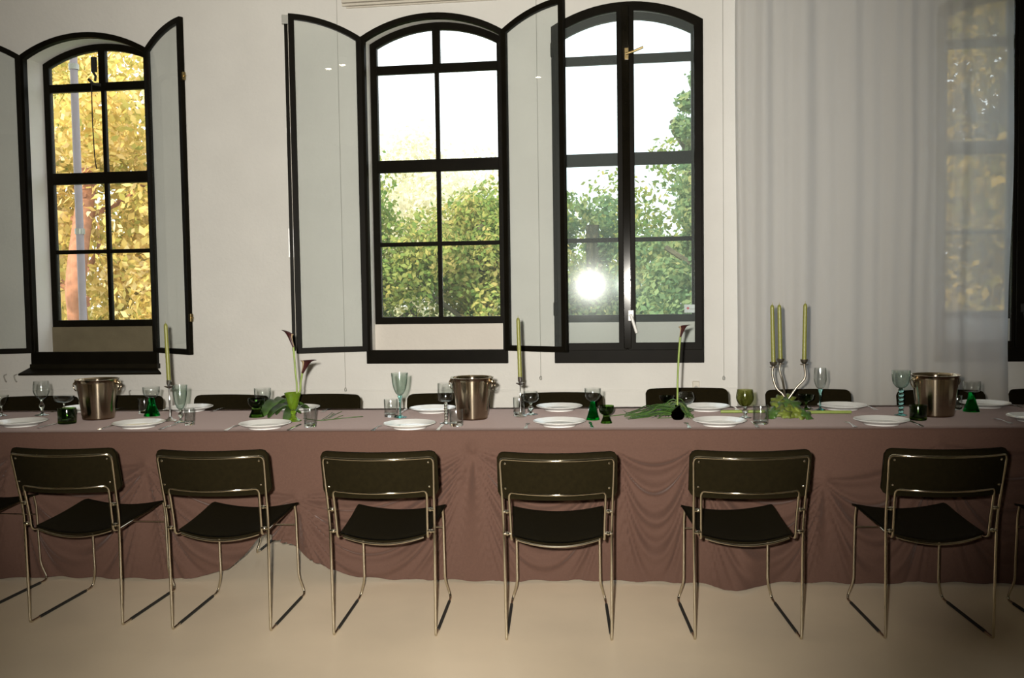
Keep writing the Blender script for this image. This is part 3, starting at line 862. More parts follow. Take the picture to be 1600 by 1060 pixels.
def foot_pt(px, py): return on_z(px, py, TT)
def shell(pts, t=.0009):
    # closed glass shell from an outer profile (bottom to rim)
    outer = list(pts)
    inner = [(max(r-t, 0) if r > 0 else 0, z) for r, z in pts]
    base = pts[0][1]+t*1.4
    inner = [(r, max(z, base)) for r, z in inner]
    inner[0] = (0, base)
    rim = (pts[-1][0]-t/2, pts[-1][1]+t*.5)
    return outer+[rim]+inner[::-1]
def dims(px, yb, yt):
    P = foot_pt(px, yb); k = px_per_m(P); return P, (yb-yt)/k, k
def sm(pts, n=5):
    out = [ (p.x, p.y) for p in spline([(r, z, 0) for r, z in pts], n)]
    return [(max(r, 0), z) for r, z in out]
def goblet(px, yb, yt, wb, wf, hb, label, bowl='u', stemk='plain', mb_=None, ms=None, group='stemmed glasses', stem_r=.005, name='wine_glass', cat='glass'):
    """wb, wf: bowl and foot widths in photo pixels; hb: share of the height taken by the bowl"""
    P, H, k = dims(px, yb, yt); rb = wb/k/2; rf = wf/k/2; zb = H*(1-hb); hB = H*hb
    mb_ = mb_ or M_clear; ms = ms or mb_
    r = thing(name, label, cat, (P.x, P.y, TT), 0, group)
    if bowl == 'u': pr = [(0, 0), (rb*.45, hB*.05), (rb*.82, hB*.28), (rb*.97, hB*.6), (rb, hB)]
    elif bowl == 'v': pr = [(0, 0), (rb*.30, hB*.06), (rb*.58, hB*.33), (rb*.82, hB*.68), (rb, hB)]
    elif bowl == 'bell': pr = [(0, 0), (rb*.38, hB*.05), (rb*.68, hB*.25), (rb*.87, hB*.55), (rb, hB)]
    elif bowl == 'tulip': pr = [(0, 0), (rb*.55, hB*.07), (rb*.95, hB*.36), (rb, hB*.62), (rb*.9, hB)]
    elif bowl == 'balloon': pr = [(0, 0), (rb*.6, hB*.08), (rb*.98, hB*.40), (rb*.97, hB*.68), (rb*.80, hB)]
    elif bowl == 'coupe': pr = [(0, 0), (rb*.5, hB*.14), (rb*.88, hB*.45), (rb, hB)]
    elif bowl == 'cyl': pr = [(0, 0), (rb*.7, hB*.03), (rb*.93, hB*.15), (rb, hB*.45), (rb, hB)]
    MB().lathe([(a, c+zb) for a, c in shell(sm(pr))], 32).build('bowl', {'clear_glass': T_clear, 'pale_green_glass': T_pale, 'bottle_green_glass': T_dgreen, 'olive_glass': T_olive}.get(mb_.name, mb_), r)
    foot = [(0, 0), (rf*.96, 0), (rf, .0015), (rf*.9, .003), (rf*.5, .006), (stem_r*1.6, .011), (stem_r*1.5, .013), (0, .013)]
    z0 = .0125
    if stemk == 'cone':      # roemer: wide ribbed coloured cone
        n = 14; prf = [(0, 0), (rf, 0)]
        for i in range(n+1):
            u = i/n; rad = rf*(1-u)**1.6*.55+rf*.42*(1-u)+rb*.30*u
            prf.append((rad*(1+.035*(i % 2)), .002+(zb-.002)*u))
        prf += [(rb*.24, zb+.0005), (0, zb+.0005)]
        MB().lathe(prf, 28).build('foot', ms, r); return r
    if stemk == 'short':     # squat bell foot
        prf = sm([(0, 0), (rf, .0), (rf*.98, zb*.2), (rf*.74, zb*.6), (rf*.62, zb*.85), (rf*.66, zb)], 4)
        prf = [(0, 0)]+prf[1:]+[(0, zb)]
        MB().lathe(prf, 28).build('foot', ms, r); return r
    MB().lathe(foot, 28).build('foot', ms, r)
    L = zb-z0
    if stemk == 'plain': pts = [(stem_r*1.5, 0), (stem_r*.9, L*.25), (stem_r*.9, L*.7), (stem_r*2.0, L*.97)]
    elif stemk == 'taper': pts = [(stem_r*.9, 0), (stem_r*1.0, L*.4), (stem_r*1.4, L*.75), (stem_r*2.6, L*.99)]
    elif stemk == 'ball': pts = [(stem_r*1.4, 0), (stem_r*1.0, L*.18), (stem_r*2.6, L*.5), (stem_r*1.1, L*.80), (stem_r*2.2, L*.99)]
    elif stemk == 'beads':
        pts = []; nb = 6
        for i in range(nb*6+1):
            u = i/(nb*6); pts.append((stem_r*(1.15+.75*abs(math.sin(u*nb*PI))), L*u))
    elif stemk == 'twist': pts = [(stem_r*(1.5+.28*math.sin(i*2.1)), L*i/20) for i in range(21)]
    pts = [(a, c+z0) for a, c in pts]
    if stemk in ('plain', 'taper', 'ball'): pts = sm([(a, c) for a, c in pts], 6)
    MB().lathe([(0, z0)]+pts+[(0, pts[-1][1]+.0005)], 16).build('stem', ms, r)
    return r
def tumbler(px, yb, yt, w_, label, mat=None, cut=False, flare=1.0, group='tumblers'):
    P, H, k = dims(px, yb, yt); R = w_/k/2
    r = thing('tumbler', label, 'tumbler', (P.x, P.y, TT), 0, group)
    t = .002
    rb = R/flare
    prof = [(rb*.86, .016), (rb*.97, .018), (R, H*.97), (R-.0008, H), (R-t, H*.97), (rb*.93-t, .022), (rb*.8, .019), (0, .018)]
    MB().lathe([(0, 0), (rb*.9, 0), (rb*.97, .003), (rb*.975, .016), (rb*.8, .0165), (0, .0155)], 32).build('thick_bottom', mat or M_clear, r)
    fn = (lambda a, z: 1+.03*math.cos(a*10)*(1 if z < H*.55 else 0)) if cut else None
    MB().lathe(prof, 40 if cut else 32, fn=fn).build('glass_body', T_dgreen if mat else T_clear, r)
    return r

# left end
goblet(66, 649, 596, 24, 22, .52, 'clear goblet with ball stem behind leftmost plate', 'tulip', 'ball', M_clear, M_pale, stem_r=.006)
goblet(100.5, 646, 619, 31, 20, .42, 'low clear coupe glass behind dark green tumbler at left', 'coupe', 'plain', M_clear, stem_r=.004)
tumbler(105, 662, 638, 27.5, 'dark green tumbler right of the leftmost plate', M_dgreen)
goblet(237.5, 650, 605, 26, 25, .38, 'roemer glass with emerald cone foot left of left candlestick', 'u', 'cone', M_clear, M_green)
tumbler(226, 646, 623, 19, 'clear tumbler just behind the left roemer glass')
goblet(282.5, 660, 602, 23, 20, .66, 'tall flared pale green goblet right of left candlestick', 'bell', 'ball', M_pale, M_pale, stem_r=.005)
tumbler(296.5, 664, 638, 15.5, 'narrow clear tumbler right of the tall flared goblet')
# by the lime vase
goblet(401, 652, 623, 26, 22, .50, 'dark green squat goblet behind plate, left of the lime vase', 'u', 'short', M_dgreen, M_dgreen)
goblet(411, 644, 607, 26, 20, .62, 'clear wine glass just behind the dark green squat goblet', 'u', 'plain', M_clear)
tumbler(485, 667, 637, 20, 'clear cut tumbler right of the lime green vase', None, True)
# middle
tumbler(611, 651, 624, 21.5, 'clear thick-bottomed tumbler left of the tall aqua goblet')
goblet(625.5, 652.5, 583, 26.5, 21, .50, 'tallest goblet, grey-green bowl on a straight aqua stem', 'bell', 'taper', M_pale, M_aqua, stem_r=.0055)
goblet(697, 662, 599, 24.5, 21, .46, 'clear goblet with twisted stem left of middle steel bucket', 'cyl', 'twist', M_clear, M_clear, stem_r=.006)
tumbler(713, 665.5, 640, 22, 'clear tumbler right in front of the middle steel bucket')
tumbler(811, 650, 621, 18, 'cut clear tumbler behind the middle candlestick', None, True)
goblet(829.5, 648, 612, 26, 22, .50, 'round-bowled short stemmed glass right of middle candlestick', 'balloon', 'ball', M_clear, M_pale, stem_r=.006)
goblet(926.5, 656, 607, 25.5, 21.5, .42, 'roemer glass with emerald cone foot beside the dark green cup', 'u', 'cone', M_clear, M_green)
goblet(947.5, 661.5, 634, 24, 17, .55, 'small dark green footed cup right of the middle roemer glass', 'u', 'short', M_dgreen, M_dgreen)
# by the dark vase
goblet(1042, 641, 619, 24, 15, .5, 'shallow dark green glass left of the single upright calla', 'coupe', 'plain', M_dgreen, M_dgreen)
goblet(1072, 640, 613, 26, 20, .72, 'clear balloon glass right behind the single upright calla', 'balloon', 'plain', M_clear)
goblet(1164, 653, 609, 27, 21, .60, 'goblet with olive tinted bowl left of the candelabrum', 'tulip', 'ball', M_olive, M_clear, stem_r=.006)
tumbler(1188.5, 662.5, 633, 24, 'clear tumbler between the olive goblet and candelabrum')
goblet(1259.5, 640, 617, 24, 15, .5, 'shallow dark green glass behind the right arm of candelabrum', 'coupe', 'plain', M_dgreen, M_dgreen)
goblet(1281.5, 641, 575, 19.5, 17, .50, 'slim flute with pale green stem right of the candelabrum', 'tulip', 'taper', M_clear, M_aqua, stem_r=.005)
# right end
goblet(1407.5, 649, 579, 28, 20, .40, 'goblet with tall beaded stem left of right steel bucket', 'u', 'beads', M_pale, M_aqua, stem_r=.0075)
tumbler(1434.5, 656.5, 633, 26, 'dark green tumbler in front of the right steel bucket', M_dgreen)
goblet(1517.5, 643, 596, 26.5, 25, .36, 'roemer glass with emerald cone foot right of right steel bucket', 'cyl', 'cone', M_clear, M_green)
tumbler(1496, 640, 618, 14, 'small clear tumbler between right steel bucket and right roemer')
goblet(3, 650, 618, 22, 18, .5, 'clear glass cut by the left photo edge', 'v', 'plain', M_clear)

# ---------------- ice buckets
def bucket(px, yb, yt, wr, wbt, label, rz=0):
    P = foot_pt(px, yb-3.5); k = px_per_m(P); H = (yb-3.5-yt)/k; R = wr/k/2; rb = wbt/k/2
    r = thing('ice_bucket', label, 'bucket', (P.x, P.y, TT), rz, 'steel ice buckets on the table')
    pr = [(0, .002), (rb*.94, 0), (rb, .004), (rb*1.01, .010), (rb+(R*.94-rb)*.5, H*.5), (R*.94, H*.90), (R*.95, H*.955), (R, H*.985), (R*1.01, H*.995), (R*.985, H), (R*.93, H*.975), (R*.92, H*.9), (rb*.97, .012), (0, .008)]
    MB().lathe(pr, 56).build('bucket_body', M_bucket, r, auto=50)
    for sx in (-1, 1):
        q = MB().ball((sx*(R*.95+.008), 0, H*.90), .0135, 12, 8); q.lathe([(0, 0), (.011, 0), (.011, .006), (0, .006)], 12, (sx*(R*.95+.004), 0, H*.895))
        kb = q.build('handle_knob', M_bucket, r)
        pts = [(sx*(R*.95+.014)+sx*.012*math.sin(t_)*.5, .020*math.cos(t_), H*.90-.022+.022*math.sin(t_)) for t_ in [2*PI*i/18 for i in range(18)]]
        MB().tube(pts, .0028, 8, closed=True).build('ring_handle', M_bucket, kb)
bucket(154, 658, 592, 65, 47, 'steel ice bucket at the left end of table, dark brown reflections', A(8))
bucket(738.5, 658, 589, 67, 47, 'brightly lit steel ice bucket in the middle of the table', A(-12))
bucket(1461, 653, 585, 73, 55, 'steel ice bucket at the right end, before the sheer curtain', A(20))

# ---------------- candles
def candle(base, h, label, group, lean=(0, 0), r0=.0115):
    r = thing('taper_candle', label, 'candle', base, 0, group)
    n = 40; pts = []; rs = []
    for i in range(n+1):
        u = i/n; pts.append((lean[0]*u, lean[1]*u, h*u)); t = 1 if u < .95 else math.sqrt(max(0, 1-((u-.95)/.05)**2))*.9+.1
        rs.append(r0*(1-.12*u)*t*(1+.035*math.sin(i*1.9)))
    MB().tube(pts, r0, 14, rs=rs).build('wax', M_candle, r)
    MB().tube([(lean[0], lean[1], h-.002), (lean[0], lean[1], h+.010)], .0012, 6).build('wick', M_wick, r)
def candlestick(px, yb, ysock, ytop, label, clabel):
    P = foot_pt(px, yb-3); k = px_per_m(P); H = (yb-3-ysock)/k
    r = thing('candlestick', label, 'candlestick', (P.x, P.y, TT), 0, 'slim silver candlesticks')
    rb = .034
    MB().lathe([(0, 0), (rb, 0), (rb*1.02, .002), (rb*.9, .006), (rb*.45, .012), (.009, .020), (.008, .026), (0, .026)], 28).build('base', M_silver, r)
    MB().lathe([(0, .025)]+sm([(.006, .025), (.0042, H*.3), (.0055, H*.5), (.0036, H*.62), (.0036, H-.045)], 6)+[(0, H-.044)], 14).build('stem', M_silver, r)
    MB().lathe([(0, H-.046), (.006, H-.046), (.021, H-.036), (.023, H-.033), (.006, H-.031), (0, H-.031)], 30, fn=lambda a, z: 1+.18*math.cos(5*a)*(1 if H-.042 < z < H-.032 else 0)).build('drip_pan', M_silver, r)
    MB().lathe([(0, H-.032), (.008, H-.032), (.0125, H-.022), (.0135, H), (.0125, H+.001), (.0118, H-.001), (.010, H-.018), (0, H-.018)], 20).build('socket', M_silver, r)
    candle((P.x, P.y, TT+H-.017), (ysock-ytop)/k+.017, clabel, 'olive candles in slim candlesticks', lean=((265.0-267.5)/k if px < 500 else (812.5-814.5)/k, 0))
candlestick(266, 661, 594, 505, 'slim silver candlestick beside the tall flared goblet at left', 'olive taper candle standing in the left candlestick')
candlestick(813.5, 654, 589, 496, 'slim silver candlestick between middle bucket and round-bowled glass', 'olive taper candle standing in the middle candlestick')

# ---------------- candelabrum
P = foot_pt(1229, 648); k = px_per_m(P)
r = thing('candelabrum', 'silver three-armed candelabrum rising from yellow-green leaves', 'candelabrum', (P.x, P.y, TT))
MB().lathe([(0, 0), (.050, 0), (.052, .003), (.040, .010), (.018, .018), (.012, .030), (0, .030)], 28).build('base', M_silver, r)
MB().lathe([(0, .028), (.011, .028), (.008, .05), (.010, .075), (.012, .085), (0, .087)], 16).build('stem', M_silver, r)
arms = [(1208.5, 567, 474, 0.02, 'left'), (1219.5, 562, 473, .09, 'middle'), (1256.5, 563, 473, .0, 'right')]
for (ax, ay, ct_, dy, nm) in arms:
    # arm tip in metres
    T = CAM+ray(ax, ay)*((P.y+dy)/ray(ax, ay).y)
    L = Vector((T.x-P.x, dy, T.z-TT))
    s_ = 1 if L.x > 0 else -1
    if nm == 'right': pts = [(0, 0, .07), (.02, 0, .10), (.055, dy*.5, .15), (L.x+.004, dy, L.z*.68), (L.x, dy, L.z-.02)]
    elif nm == 'middle': pts = [(0, 0, .07), (-.005, dy*.3, .11), (L.x*.55, dy*.8, L.z*.6), (L.x-.004, dy, L.z*.8), (L.x, dy, L.z-.02)]
    else: pts = [(0, 0, .07), (-.02, dy*.2, .11), (L.x*.8, dy*.7, L.z*.52), (L.x-.006, dy, L.z*.78), (L.x, dy, L.z-.02)]
    arm = MB().tube(spline(pts, 8), .0062, 12); ao = arm.build('arm', M_aged, r)
    MB().lathe([(0, -.022), (.008, -.020), (.018, -.008), (.0205, .004), (.0195, .005), (.015, -.004), (0, -.006)], 24, (L.x, L.y, L.z)).build('cup', M_aged, ao)
    q = MB()
    for kk in range(5):
        a = kk*2*PI/5; q.ball((L.x+.014*math.cos(a), L.y+.014*math.sin(a), L.z-.024), .006, 8, 5, (1.5, 1.5, .6))
    q.build('collar', M_aged, ao)
    candle((P.x+L.x, P.y+L.y, TT+L.z-.0055), (ay-ct_)/k, 'olive taper candle in the %s arm of the candelabrum' % nm, 'olive candles in the candelabrum', lean=((1.5 if nm == 'right' else -2.)/k, 0), r0=.0118)
CP = P.copy()

# ---------------- plants
def blade(b, pts, w0, prof=None, up=Vector((0, 0, 1)), fold=.25, n=10):
    pts = spline(pts, n) if len(pts) > 2 else [Vector(p) for p in pts]
    N = len(pts); V = []; Fc = []
    for i, p in enumerate(pts):
        u = i/(N-1); t = (pts[min(i+1, N-1)]-pts[max(i-1, 0)]).normalized()
        s_ = t.cross(up); s_ = s_.normalized() if s_.length > 1e-4 else Vector((1, 0, 0)); nn = s_.cross(t)
        h = w0*(prof(u) if prof else math.sin(PI*min(1, u*.92+.06))**.8)
        V += [p-s_*h+nn*h*fold, p, p+s_*h+nn*h*fold]
    for i in range(N-1):
        a = 3*i; Fc += [(a, a+1, a+4, a+3), (a+1, a+2, a+5, a+4)]
    b.add(V, Fc)
def calla(base, pts, bloom_r, face, label, blh=.075):
    """pts: stem points relative to base; the last one is where the bloom starts"""
    r = thing('calla_lily', label, 'flower', base, 0, 'dark calla lilies')
    S = spline(pts, 8)
    rs = [.0045+.0012*(i/len(S)) for i in range(len(S))]
    MB().tube(S, .005, 10, rs=rs).build('stem', M_stem, r)
    d = (S[-1]-S[-3]).normalized(); d = (d+face*.25).normalized()
    q = d.to_track_quat('Z', 'X').to_matrix().to_4x4()
    for nm, mat, k_ in (('petal', M_bloom, 1.0), ('petal_underside', M_bloomback, 1.04)):
        V = []; Fc = []; n1, n2 = 10, 22
        fx = (q.inverted().to_3x3() @ face); fa = math.atan2(fx.y, fx.x)
        for i in range(n1+1):
            u = i/n1
            for j in range(n2+1):
                a = fa+(-PI+2*PI*j/n2)*1.04
                c_ = math.cos(a-fa)
                rad = bloom_r*(.20+.42*u+.38*u**4)*k_
                h = blh*u*(1+.22*c_*u)
                ex = 1+.50*max(0, c_)*u**6+.12*u**4*max(0, -c_)
                V.append((rad*ex*math.cos(a), rad*ex*math.sin(a), h-.010*u**6-(k_-1)*.02))
        for i in range(n1):
            for j in range(n2):
                aa = i*(n2+1)+j; Fc.append((aa, aa+1, aa+n2+2, aa+n2+1))
        o = MB().add(V, Fc)
        o.xf(Matrix.Translation(S[-1]) @ q)
        if nm == 'petal' or True:
            if k_ > 1:
                # only the flared half seen from below is pale
                keep = [f for f in o.f if (f[0] % (n2+1)) < n2*.22 or (f[0] % (n2+1)) > n2*.86]
                o.f = keep
            o.build(nm, mat, r, auto=False, solid=.0008)
    MB().tube([S[-1]+d*.01, S[-1]+d*blh*.75], .0032, 8).build('spadix', M_stem, r)
# lime vase with two callas
P = foot_pt(458.5, 658); k = px_per_m(P); H = (658-614)/k
r = thing('goblet_vase', 'lime green flared glass vase holding two callas', 'vase', (P.x, P.y, TT))
R = 27/k/2
MB().lathe([(a, c) for a, c in shell([(0, H*.40), (R*.35, H*.41), (R*.55, H*.52), (R*.68, H*.68), (R*.80, H*.85), (R, H)], .002)], 32).build('vase_bowl', M_lime, r)
MB().lathe([(0, 0), (R*.95, 0), (R*.98, .003), (R*.6, .010), (R*.3, H*.16), (R*.24, H*.25), (R*.34, H*.31), (R*.26, H*.38), (0, H*.40)], 28).build('vase_foot', M_lime, r)
vz = TT+H*.46
def rel(px, py, base, yoff=0):
    Q = CAM+ray(px, py)*((base.y+yoff)/ray(px, py).y); return Vector((Q.x-base.x, yoff, Q.z-base.z))
B = Vector((P.x, P.y, vz))
calla((B.x, B.y, B.z), [Vector((.004, 0, 0)), rel(464, 612, B), rel(461.5, 580, B), rel(459.5, 555, B), rel(458.5, 543, B)], .021, Vector((-1, -.2, 0)), 'dark calla standing tall and left in lime vase', .098)
calla((B.x, B.y-.006, B.z), [Vector((-.004, 0, 0)), rel(469, 612, B), rel(470.5, 598, B), rel(473, 583, B)], .031, Vector((1, -.15, 0)), 'dark calla leaning right in lime vase, pale underside showing', .088)
# round smoked vase with one calla
P = foot_pt(1059, 656); k = px_per_m(P)
r = thing('bud_vase', 'small round smoked brown glass vase under grass bundle', 'vase', (P.x, P.y, TT))
MB().lathe(shell(sm([(0, 0), (.022, .001), (.034, .018), (.033, .040), (.016, .058), (.012, .068), (.015, .076)], 5), .003), 28).build('vase_body', M_dvase, r)
B = Vector((P.x, P.y, TT+.008))
calla((B.x, B.y, B.z), [Vector((0, 0, 0)), rel(1058.5, 632, B), rel(1059, 590, B), rel(1061, 550, B), rel(1063, 527, B)], .022, Vector((.8, -.5, .2)), 'single dark calla upright in round smoked vase', .072)

# broad folded leaf and twigs round the lime vase
def tp(px, py, h=0.0):
    Q = on_z(px, py, TT+h); return Q
q = MB()
def broad(q, a, c, wd, h0, h1, fold=.5):
    a, c = Vector(a), Vector(c); m_ = (a+c)/2; m_.z = max(a.z, c.z)+h1
    blade(q, [a, a*.6+m_*.4+Vector((0, 0, h0)), m_, c*.6+m_*.4, c], wd, fold=fold)
def bundle(name, label, cat, mat, cx, cy, fn, group=None):
    C0 = tp(cx, cy); r = thing(name, label, cat, (C0.x, C0.y, TT), 0, group); fn(r, C0); return r
def f1(r, C0):
    for (ax, ay, bx, by, wd, hh) in ((412, 652, 452, 640, .045, .055), (420, 655, 470, 650, .050, .045), (432, 650, 486, 645, .045, .05), (446, 660, 480, 642, .04, .04), (425, 649, 462, 634, .040, .055)):
        a = tp(ax, ay)-C0; c = tp(bx, by)-C0; a.z = .004; c.z = .012
        q = MB(); broad(q, a, c, wd, .01, hh, .35); q.build('leaf', M_grass, r, auto=False, solid=.001)
bundle('cut_foliage', 'broad dark green leaves piled round the foot of lime vase', 'leaves', M_grass, 450, 655, f1)
def f2(r, C0):
    def Q(x, y, h): v = tp(x, y)-C0; v.z = h; return v
    q = MB()
    q.tube(spline([Q(474, 655, .004), Q(500, 659, .006), Q(530, 656, .006), Q(552, 655, .010), Q(567, 653, .006)]), .0022, 6)
    q.build('stem', M_grass, r)
    for P4 in (((500, 659), (512, 654), (519, 650)), ((512, 657), (525, 651), (534, 649)), ((520, 657), (530, 655), (536, 655)), ((516, 655), (518, 652), (522, 652)), ((505, 658), (514, 656), (524, 653))):
        q = MB(); q.tube(spline([Q(x, y, .005+.008*i) for i, (x, y) in enumerate(P4)]), .0013, 5); q.build('twig', M_grass, r)
bundle('twig_sprig', 'thin green twig lying right of the clear cut tumbler', 'sprig', M_grass, 515, 657, f2)
# bundle of grass and asparagus-like stems round the dark vase
def f3(r, C0):
    rnd = random.Random(3)
    def Q(x, y, h): v = tp(x, y)-C0; v.z = h; return v
    k = 0
    for i in range(46):
        h = rnd.uniform(.006, .055)
        ax = rnd.uniform(975, 1030); ay = rnd.uniform(647, 656)
        bx = rnd.uniform(1060, 1084); by = rnd.uniform(645, 657)
        mx = (ax+bx)/2+rnd.uniform(-8, 14); my = (ay+by)/2+rnd.uniform(-2, 2)
        q = MB(); P3 = [Q(ax, ay, .004), Q((ax+mx)/2, ay, h*.5+.004), Q(mx, my, h+.01), Q(bx, by, h*.5+.003)]
        if i % 3: q.tube(spline(P3, 6), rnd.uniform(.0016, .0030), 5); q.build('stalk', M_grass if i % 2 else M_dusk, r)
        else: blade(q, P3, rnd.uniform(.005, .009), n=6); q.build('leaf_blade', M_dusk, r, auto=False, solid=.0006)
    # arching loop over the vase
    for i in range(16):
        q = MB(); hh = rnd.uniform(.055, .088); dy = rnd.uniform(-3, 6) if i % 2 else rnd.uniform(-5, -1)
        x0_ = rnd.uniform(1026, 1046); x1_ = rnd.uniform(1072, 1086); xm = rnd.uniform(1050, 1066)
        P5 = [Q(x0_, 652+dy*.5, .010), Q((x0_+xm)/2, 652+dy, hh*.75), Q(xm, 652+dy, hh), Q((xm+x1_)/2, 653+dy, hh*.7), Q(x1_, 655+dy*.4, .006)]
        if i % 3: blade(q, P5, rnd.uniform(.003, .0065), n=6); q.build('leaf_blade', (M_grass, M_dusk, M_stem)[i % 3], r, auto=False, solid=.0006)
        else: q.tube(spline(P5, 6), .0022, 6); q.build('stalk', M_grass, r)
    q = MB(); q.tube(spline([Q(1000, 652, .02), Q(980, 651, .012), Q(960, 652, .008), Q(953, 652.5, .006)]), .0022, 6); q.build('stalk', M_grass, r)
    for (a, c_) in (((985, 651), (974, 646)), ((1000, 655), (981, 660)), ((995, 653), (988, 657)), ((1006, 653), (990, 650))):
        q = MB(); q.tube([Q(*a, .008), Q(*c_, .016)], .0018, 5); q.build('twig', M_grass, r)
bundle('greenery_bundle', 'bundle of green stalks and blades wrapped round the smoked vase', 'greenery', M_grass, 1045, 654, f3)
# long stalks on both sides of the candelabrum
def stalk(x0_, x1_, y, label):
    A0 = tp(x0_, y); A1 = tp(x1_, y-.3)
    r = thing('green_stalk', label, 'stalk', (A0.x, A0.y, TT), 0, 'thick pale green stalks lying on the cloth')
    L = A1-A0; q = MB()
    q.tube([Vector((0, 0, .009)), L*.33+Vector((0, 0, .0095)), L*.66+Vector((0, 0, .009)), L+Vector((0, 0, .009))], .0088, 10)
    q.build('stalk_shaft', M_reed, r)
stalk(1126, 1212, 646, 'thick lime green stalk lying between plates and left of candelabrum')
stalk(1262, 1330, 647, 'thick lime green stalk lying right of the candelabrum leaves')
# lobed leaves round the candelabrum foot
def lobed(size):
    n = 40; V = [(0, 0, 0)]; Fc = []
    for ring_ in (0.5, 1.0):
        for i in range(n):
            a = 2*PI*i/n
            lob = (.80+.13*math.cos(5*a)+.05*math.cos(17*a)+.03*math.cos(31*a))*(1-.45*math.exp(-((a-PI)/.28)**2))
            rr = size*ring_*(lob if ring_ > .9 else .75+.25*lob)
            V.append((rr*math.cos(a), rr*math.sin(a), .05*size*math.cos(5*a)*ring_-.16*size*ring_**2))
    for i in range(n):
        j = (i+1) % n; Fc.append((0, 1+i, 1+j)); Fc.append((1+i, 1+n+i, 1+n+j, 1+j))
    return V, Fc
rnd = random.Random(11)
lv = [(1213, 651, .075, -.6, .055), (1205, 655, .060, -.9, .035), (1221, 655, .07, -.5, .050), (1236, 651, .08, .2, .070), (1240, 655, .075, .5, .045), (1252, 655, .065, .8, .032), (1262, 655, .052, .9, .022), (1227, 658, .055, 0, .040), (1232, 645, .06, .1, .085), (1216, 645, .055, -.3, .075)]
r = thing('vine_leaves', 'yellow-green lobed leaves heaped at foot of the candelabrum', 'leaves', (CP.x, CP.y, TT))
for (x, y, sz, tl, h) in lv:
    Q_ = tp(x, y); V, Fc = lobed(sz*rnd.uniform(.75, 1.0))
    M = Matrix.Translation((Q_.x-CP.x, Q_.y-CP.y, h)) @ Matrix.Rotation(rnd.uniform(.45, .85), 4, 'X') @ Matrix.Rotation(tl*.6, 4, 'Y') @ Matrix.Rotation(rnd.uniform(0, 6.28), 4, 'Z')
    MB().add(V, Fc).xf(M).build('leaf', M_ivy if int(x+y) % 3 else M_grass, r, auto=False, solid=.0008)

# ================================================================== CEILING SPOTLIGHTS (seen only as glints in the open panes)
def spot(x, y, label):
    r = thing('ceiling_spotlight', label, 'lamp', (x, y, ZC), 0, 'ceiling spotlights of the room')
    MB().lathe([(0, 0), (.06, 0), (.06, -.02), (.05, -.09), (.045, -.09), (.045, -.03), (0, -.03)], 20).build('housing', M_grey, r)
    MB().ball((0, 0, -.075), .040, 14, 8, (1, 1, .5)).build('bulb', M_lamp, r)
def mirror_spot(px, py, hx, side, ang, hy=YW-.03):
    d = Vector((side*math.cos(ang), -math.sin(ang), 0)); nrm = Vector((side*math.sin(ang), math.cos(ang), 0))
    H0 = Vector((hx, hy, 0)); v = ray(px, py)
    t = (H0-CAM).dot(nrm)/v.dot(nrm); Pq = CAM+v*t
    rv = v-2*v.dot(nrm)*nrm
    s_ = (ZC-.09-Pq.z)/rv.z if rv.z > 0 else -1
    Q = Pq+rv*s_
    return Q
for args, lb in (((535, 102, WX[1][0]+.012, 1, A(157)), 'round ceiling spotlight over the left of the room, right of its neighbour'), ((513, 108, WX[1][0]+.012, 1, A(157)), 'round ceiling spotlight over the left of the room, left of its neighbour'),
                 ((841, 121, WX[1][1]-.012, -1, A(154)), 'round ceiling spotlight over the right of the room')):
    Q = mirror_spot(*args)
    print('SPOT', Q[:])
    if XL < Q.x < XR and YB < Q.y < YW: spot(Q.x, Q.y, lb)

# ================================================================== OUTSIDE
tag(MB().box(-160, 160, YO+.1, 280, -4.65, -4.52).build('garden_lawn', M_turf, smooth=False), 'green lawn far below the windows', 'lawn', kind='stuff')
p_ = thing('drain_pipe', 'grey drain pipe outside the left window', 'pipe', (-5.00, 7.90, 0))
MB().tube([(0, 0, -4.5), (0, 0, 4.6)], .033, 14).build('pipe', M_pipe, p_)
for z in (.4, 2.0, 3.45): MB().lathe([(.034, z), (.043, z), (.043, z+.05), (.034, z+.05)], 14).build('pipe_clamp', M_grey, p_)
Y1 = leaf_mat('autumn_yellow_leaves', [(.22, .30, .07), (.52, .44, .12), (.84, .64, .24), (.92, .80, .52)], .5)
G1 = leaf_mat('summer_green_leaves', [(.10, .20, .05), (.19, .30, .08), (.34, .38, .12), (.62, .52, .16)], .45)
G2 = leaf_mat('turning_leaves', [(.13, .24, .07), (.22, .32, .09), (.40, .40, .13), (.66, .52, .22)], .45)
G3 = leaf_mat('cool_green_leaves', [(.10, .19, .10), (.18, .29, .14), (.30, .38, .18), (.50, .46, .20)], .45)
P1 = leaf_mat('haze_pale_leaves', [(.62, .66, .50), (.74, .74, .56), (.84, .78, .64), (.80, .80, .66)], .5)  # haze over the distant crown is put into this whitened leaf colour
D1 = leaf_mat('dim_gold_leaves', [(.08, .09, .02), (.20, .16, .03), (.42, .27, .05), (.56, .38, .09)], .35)
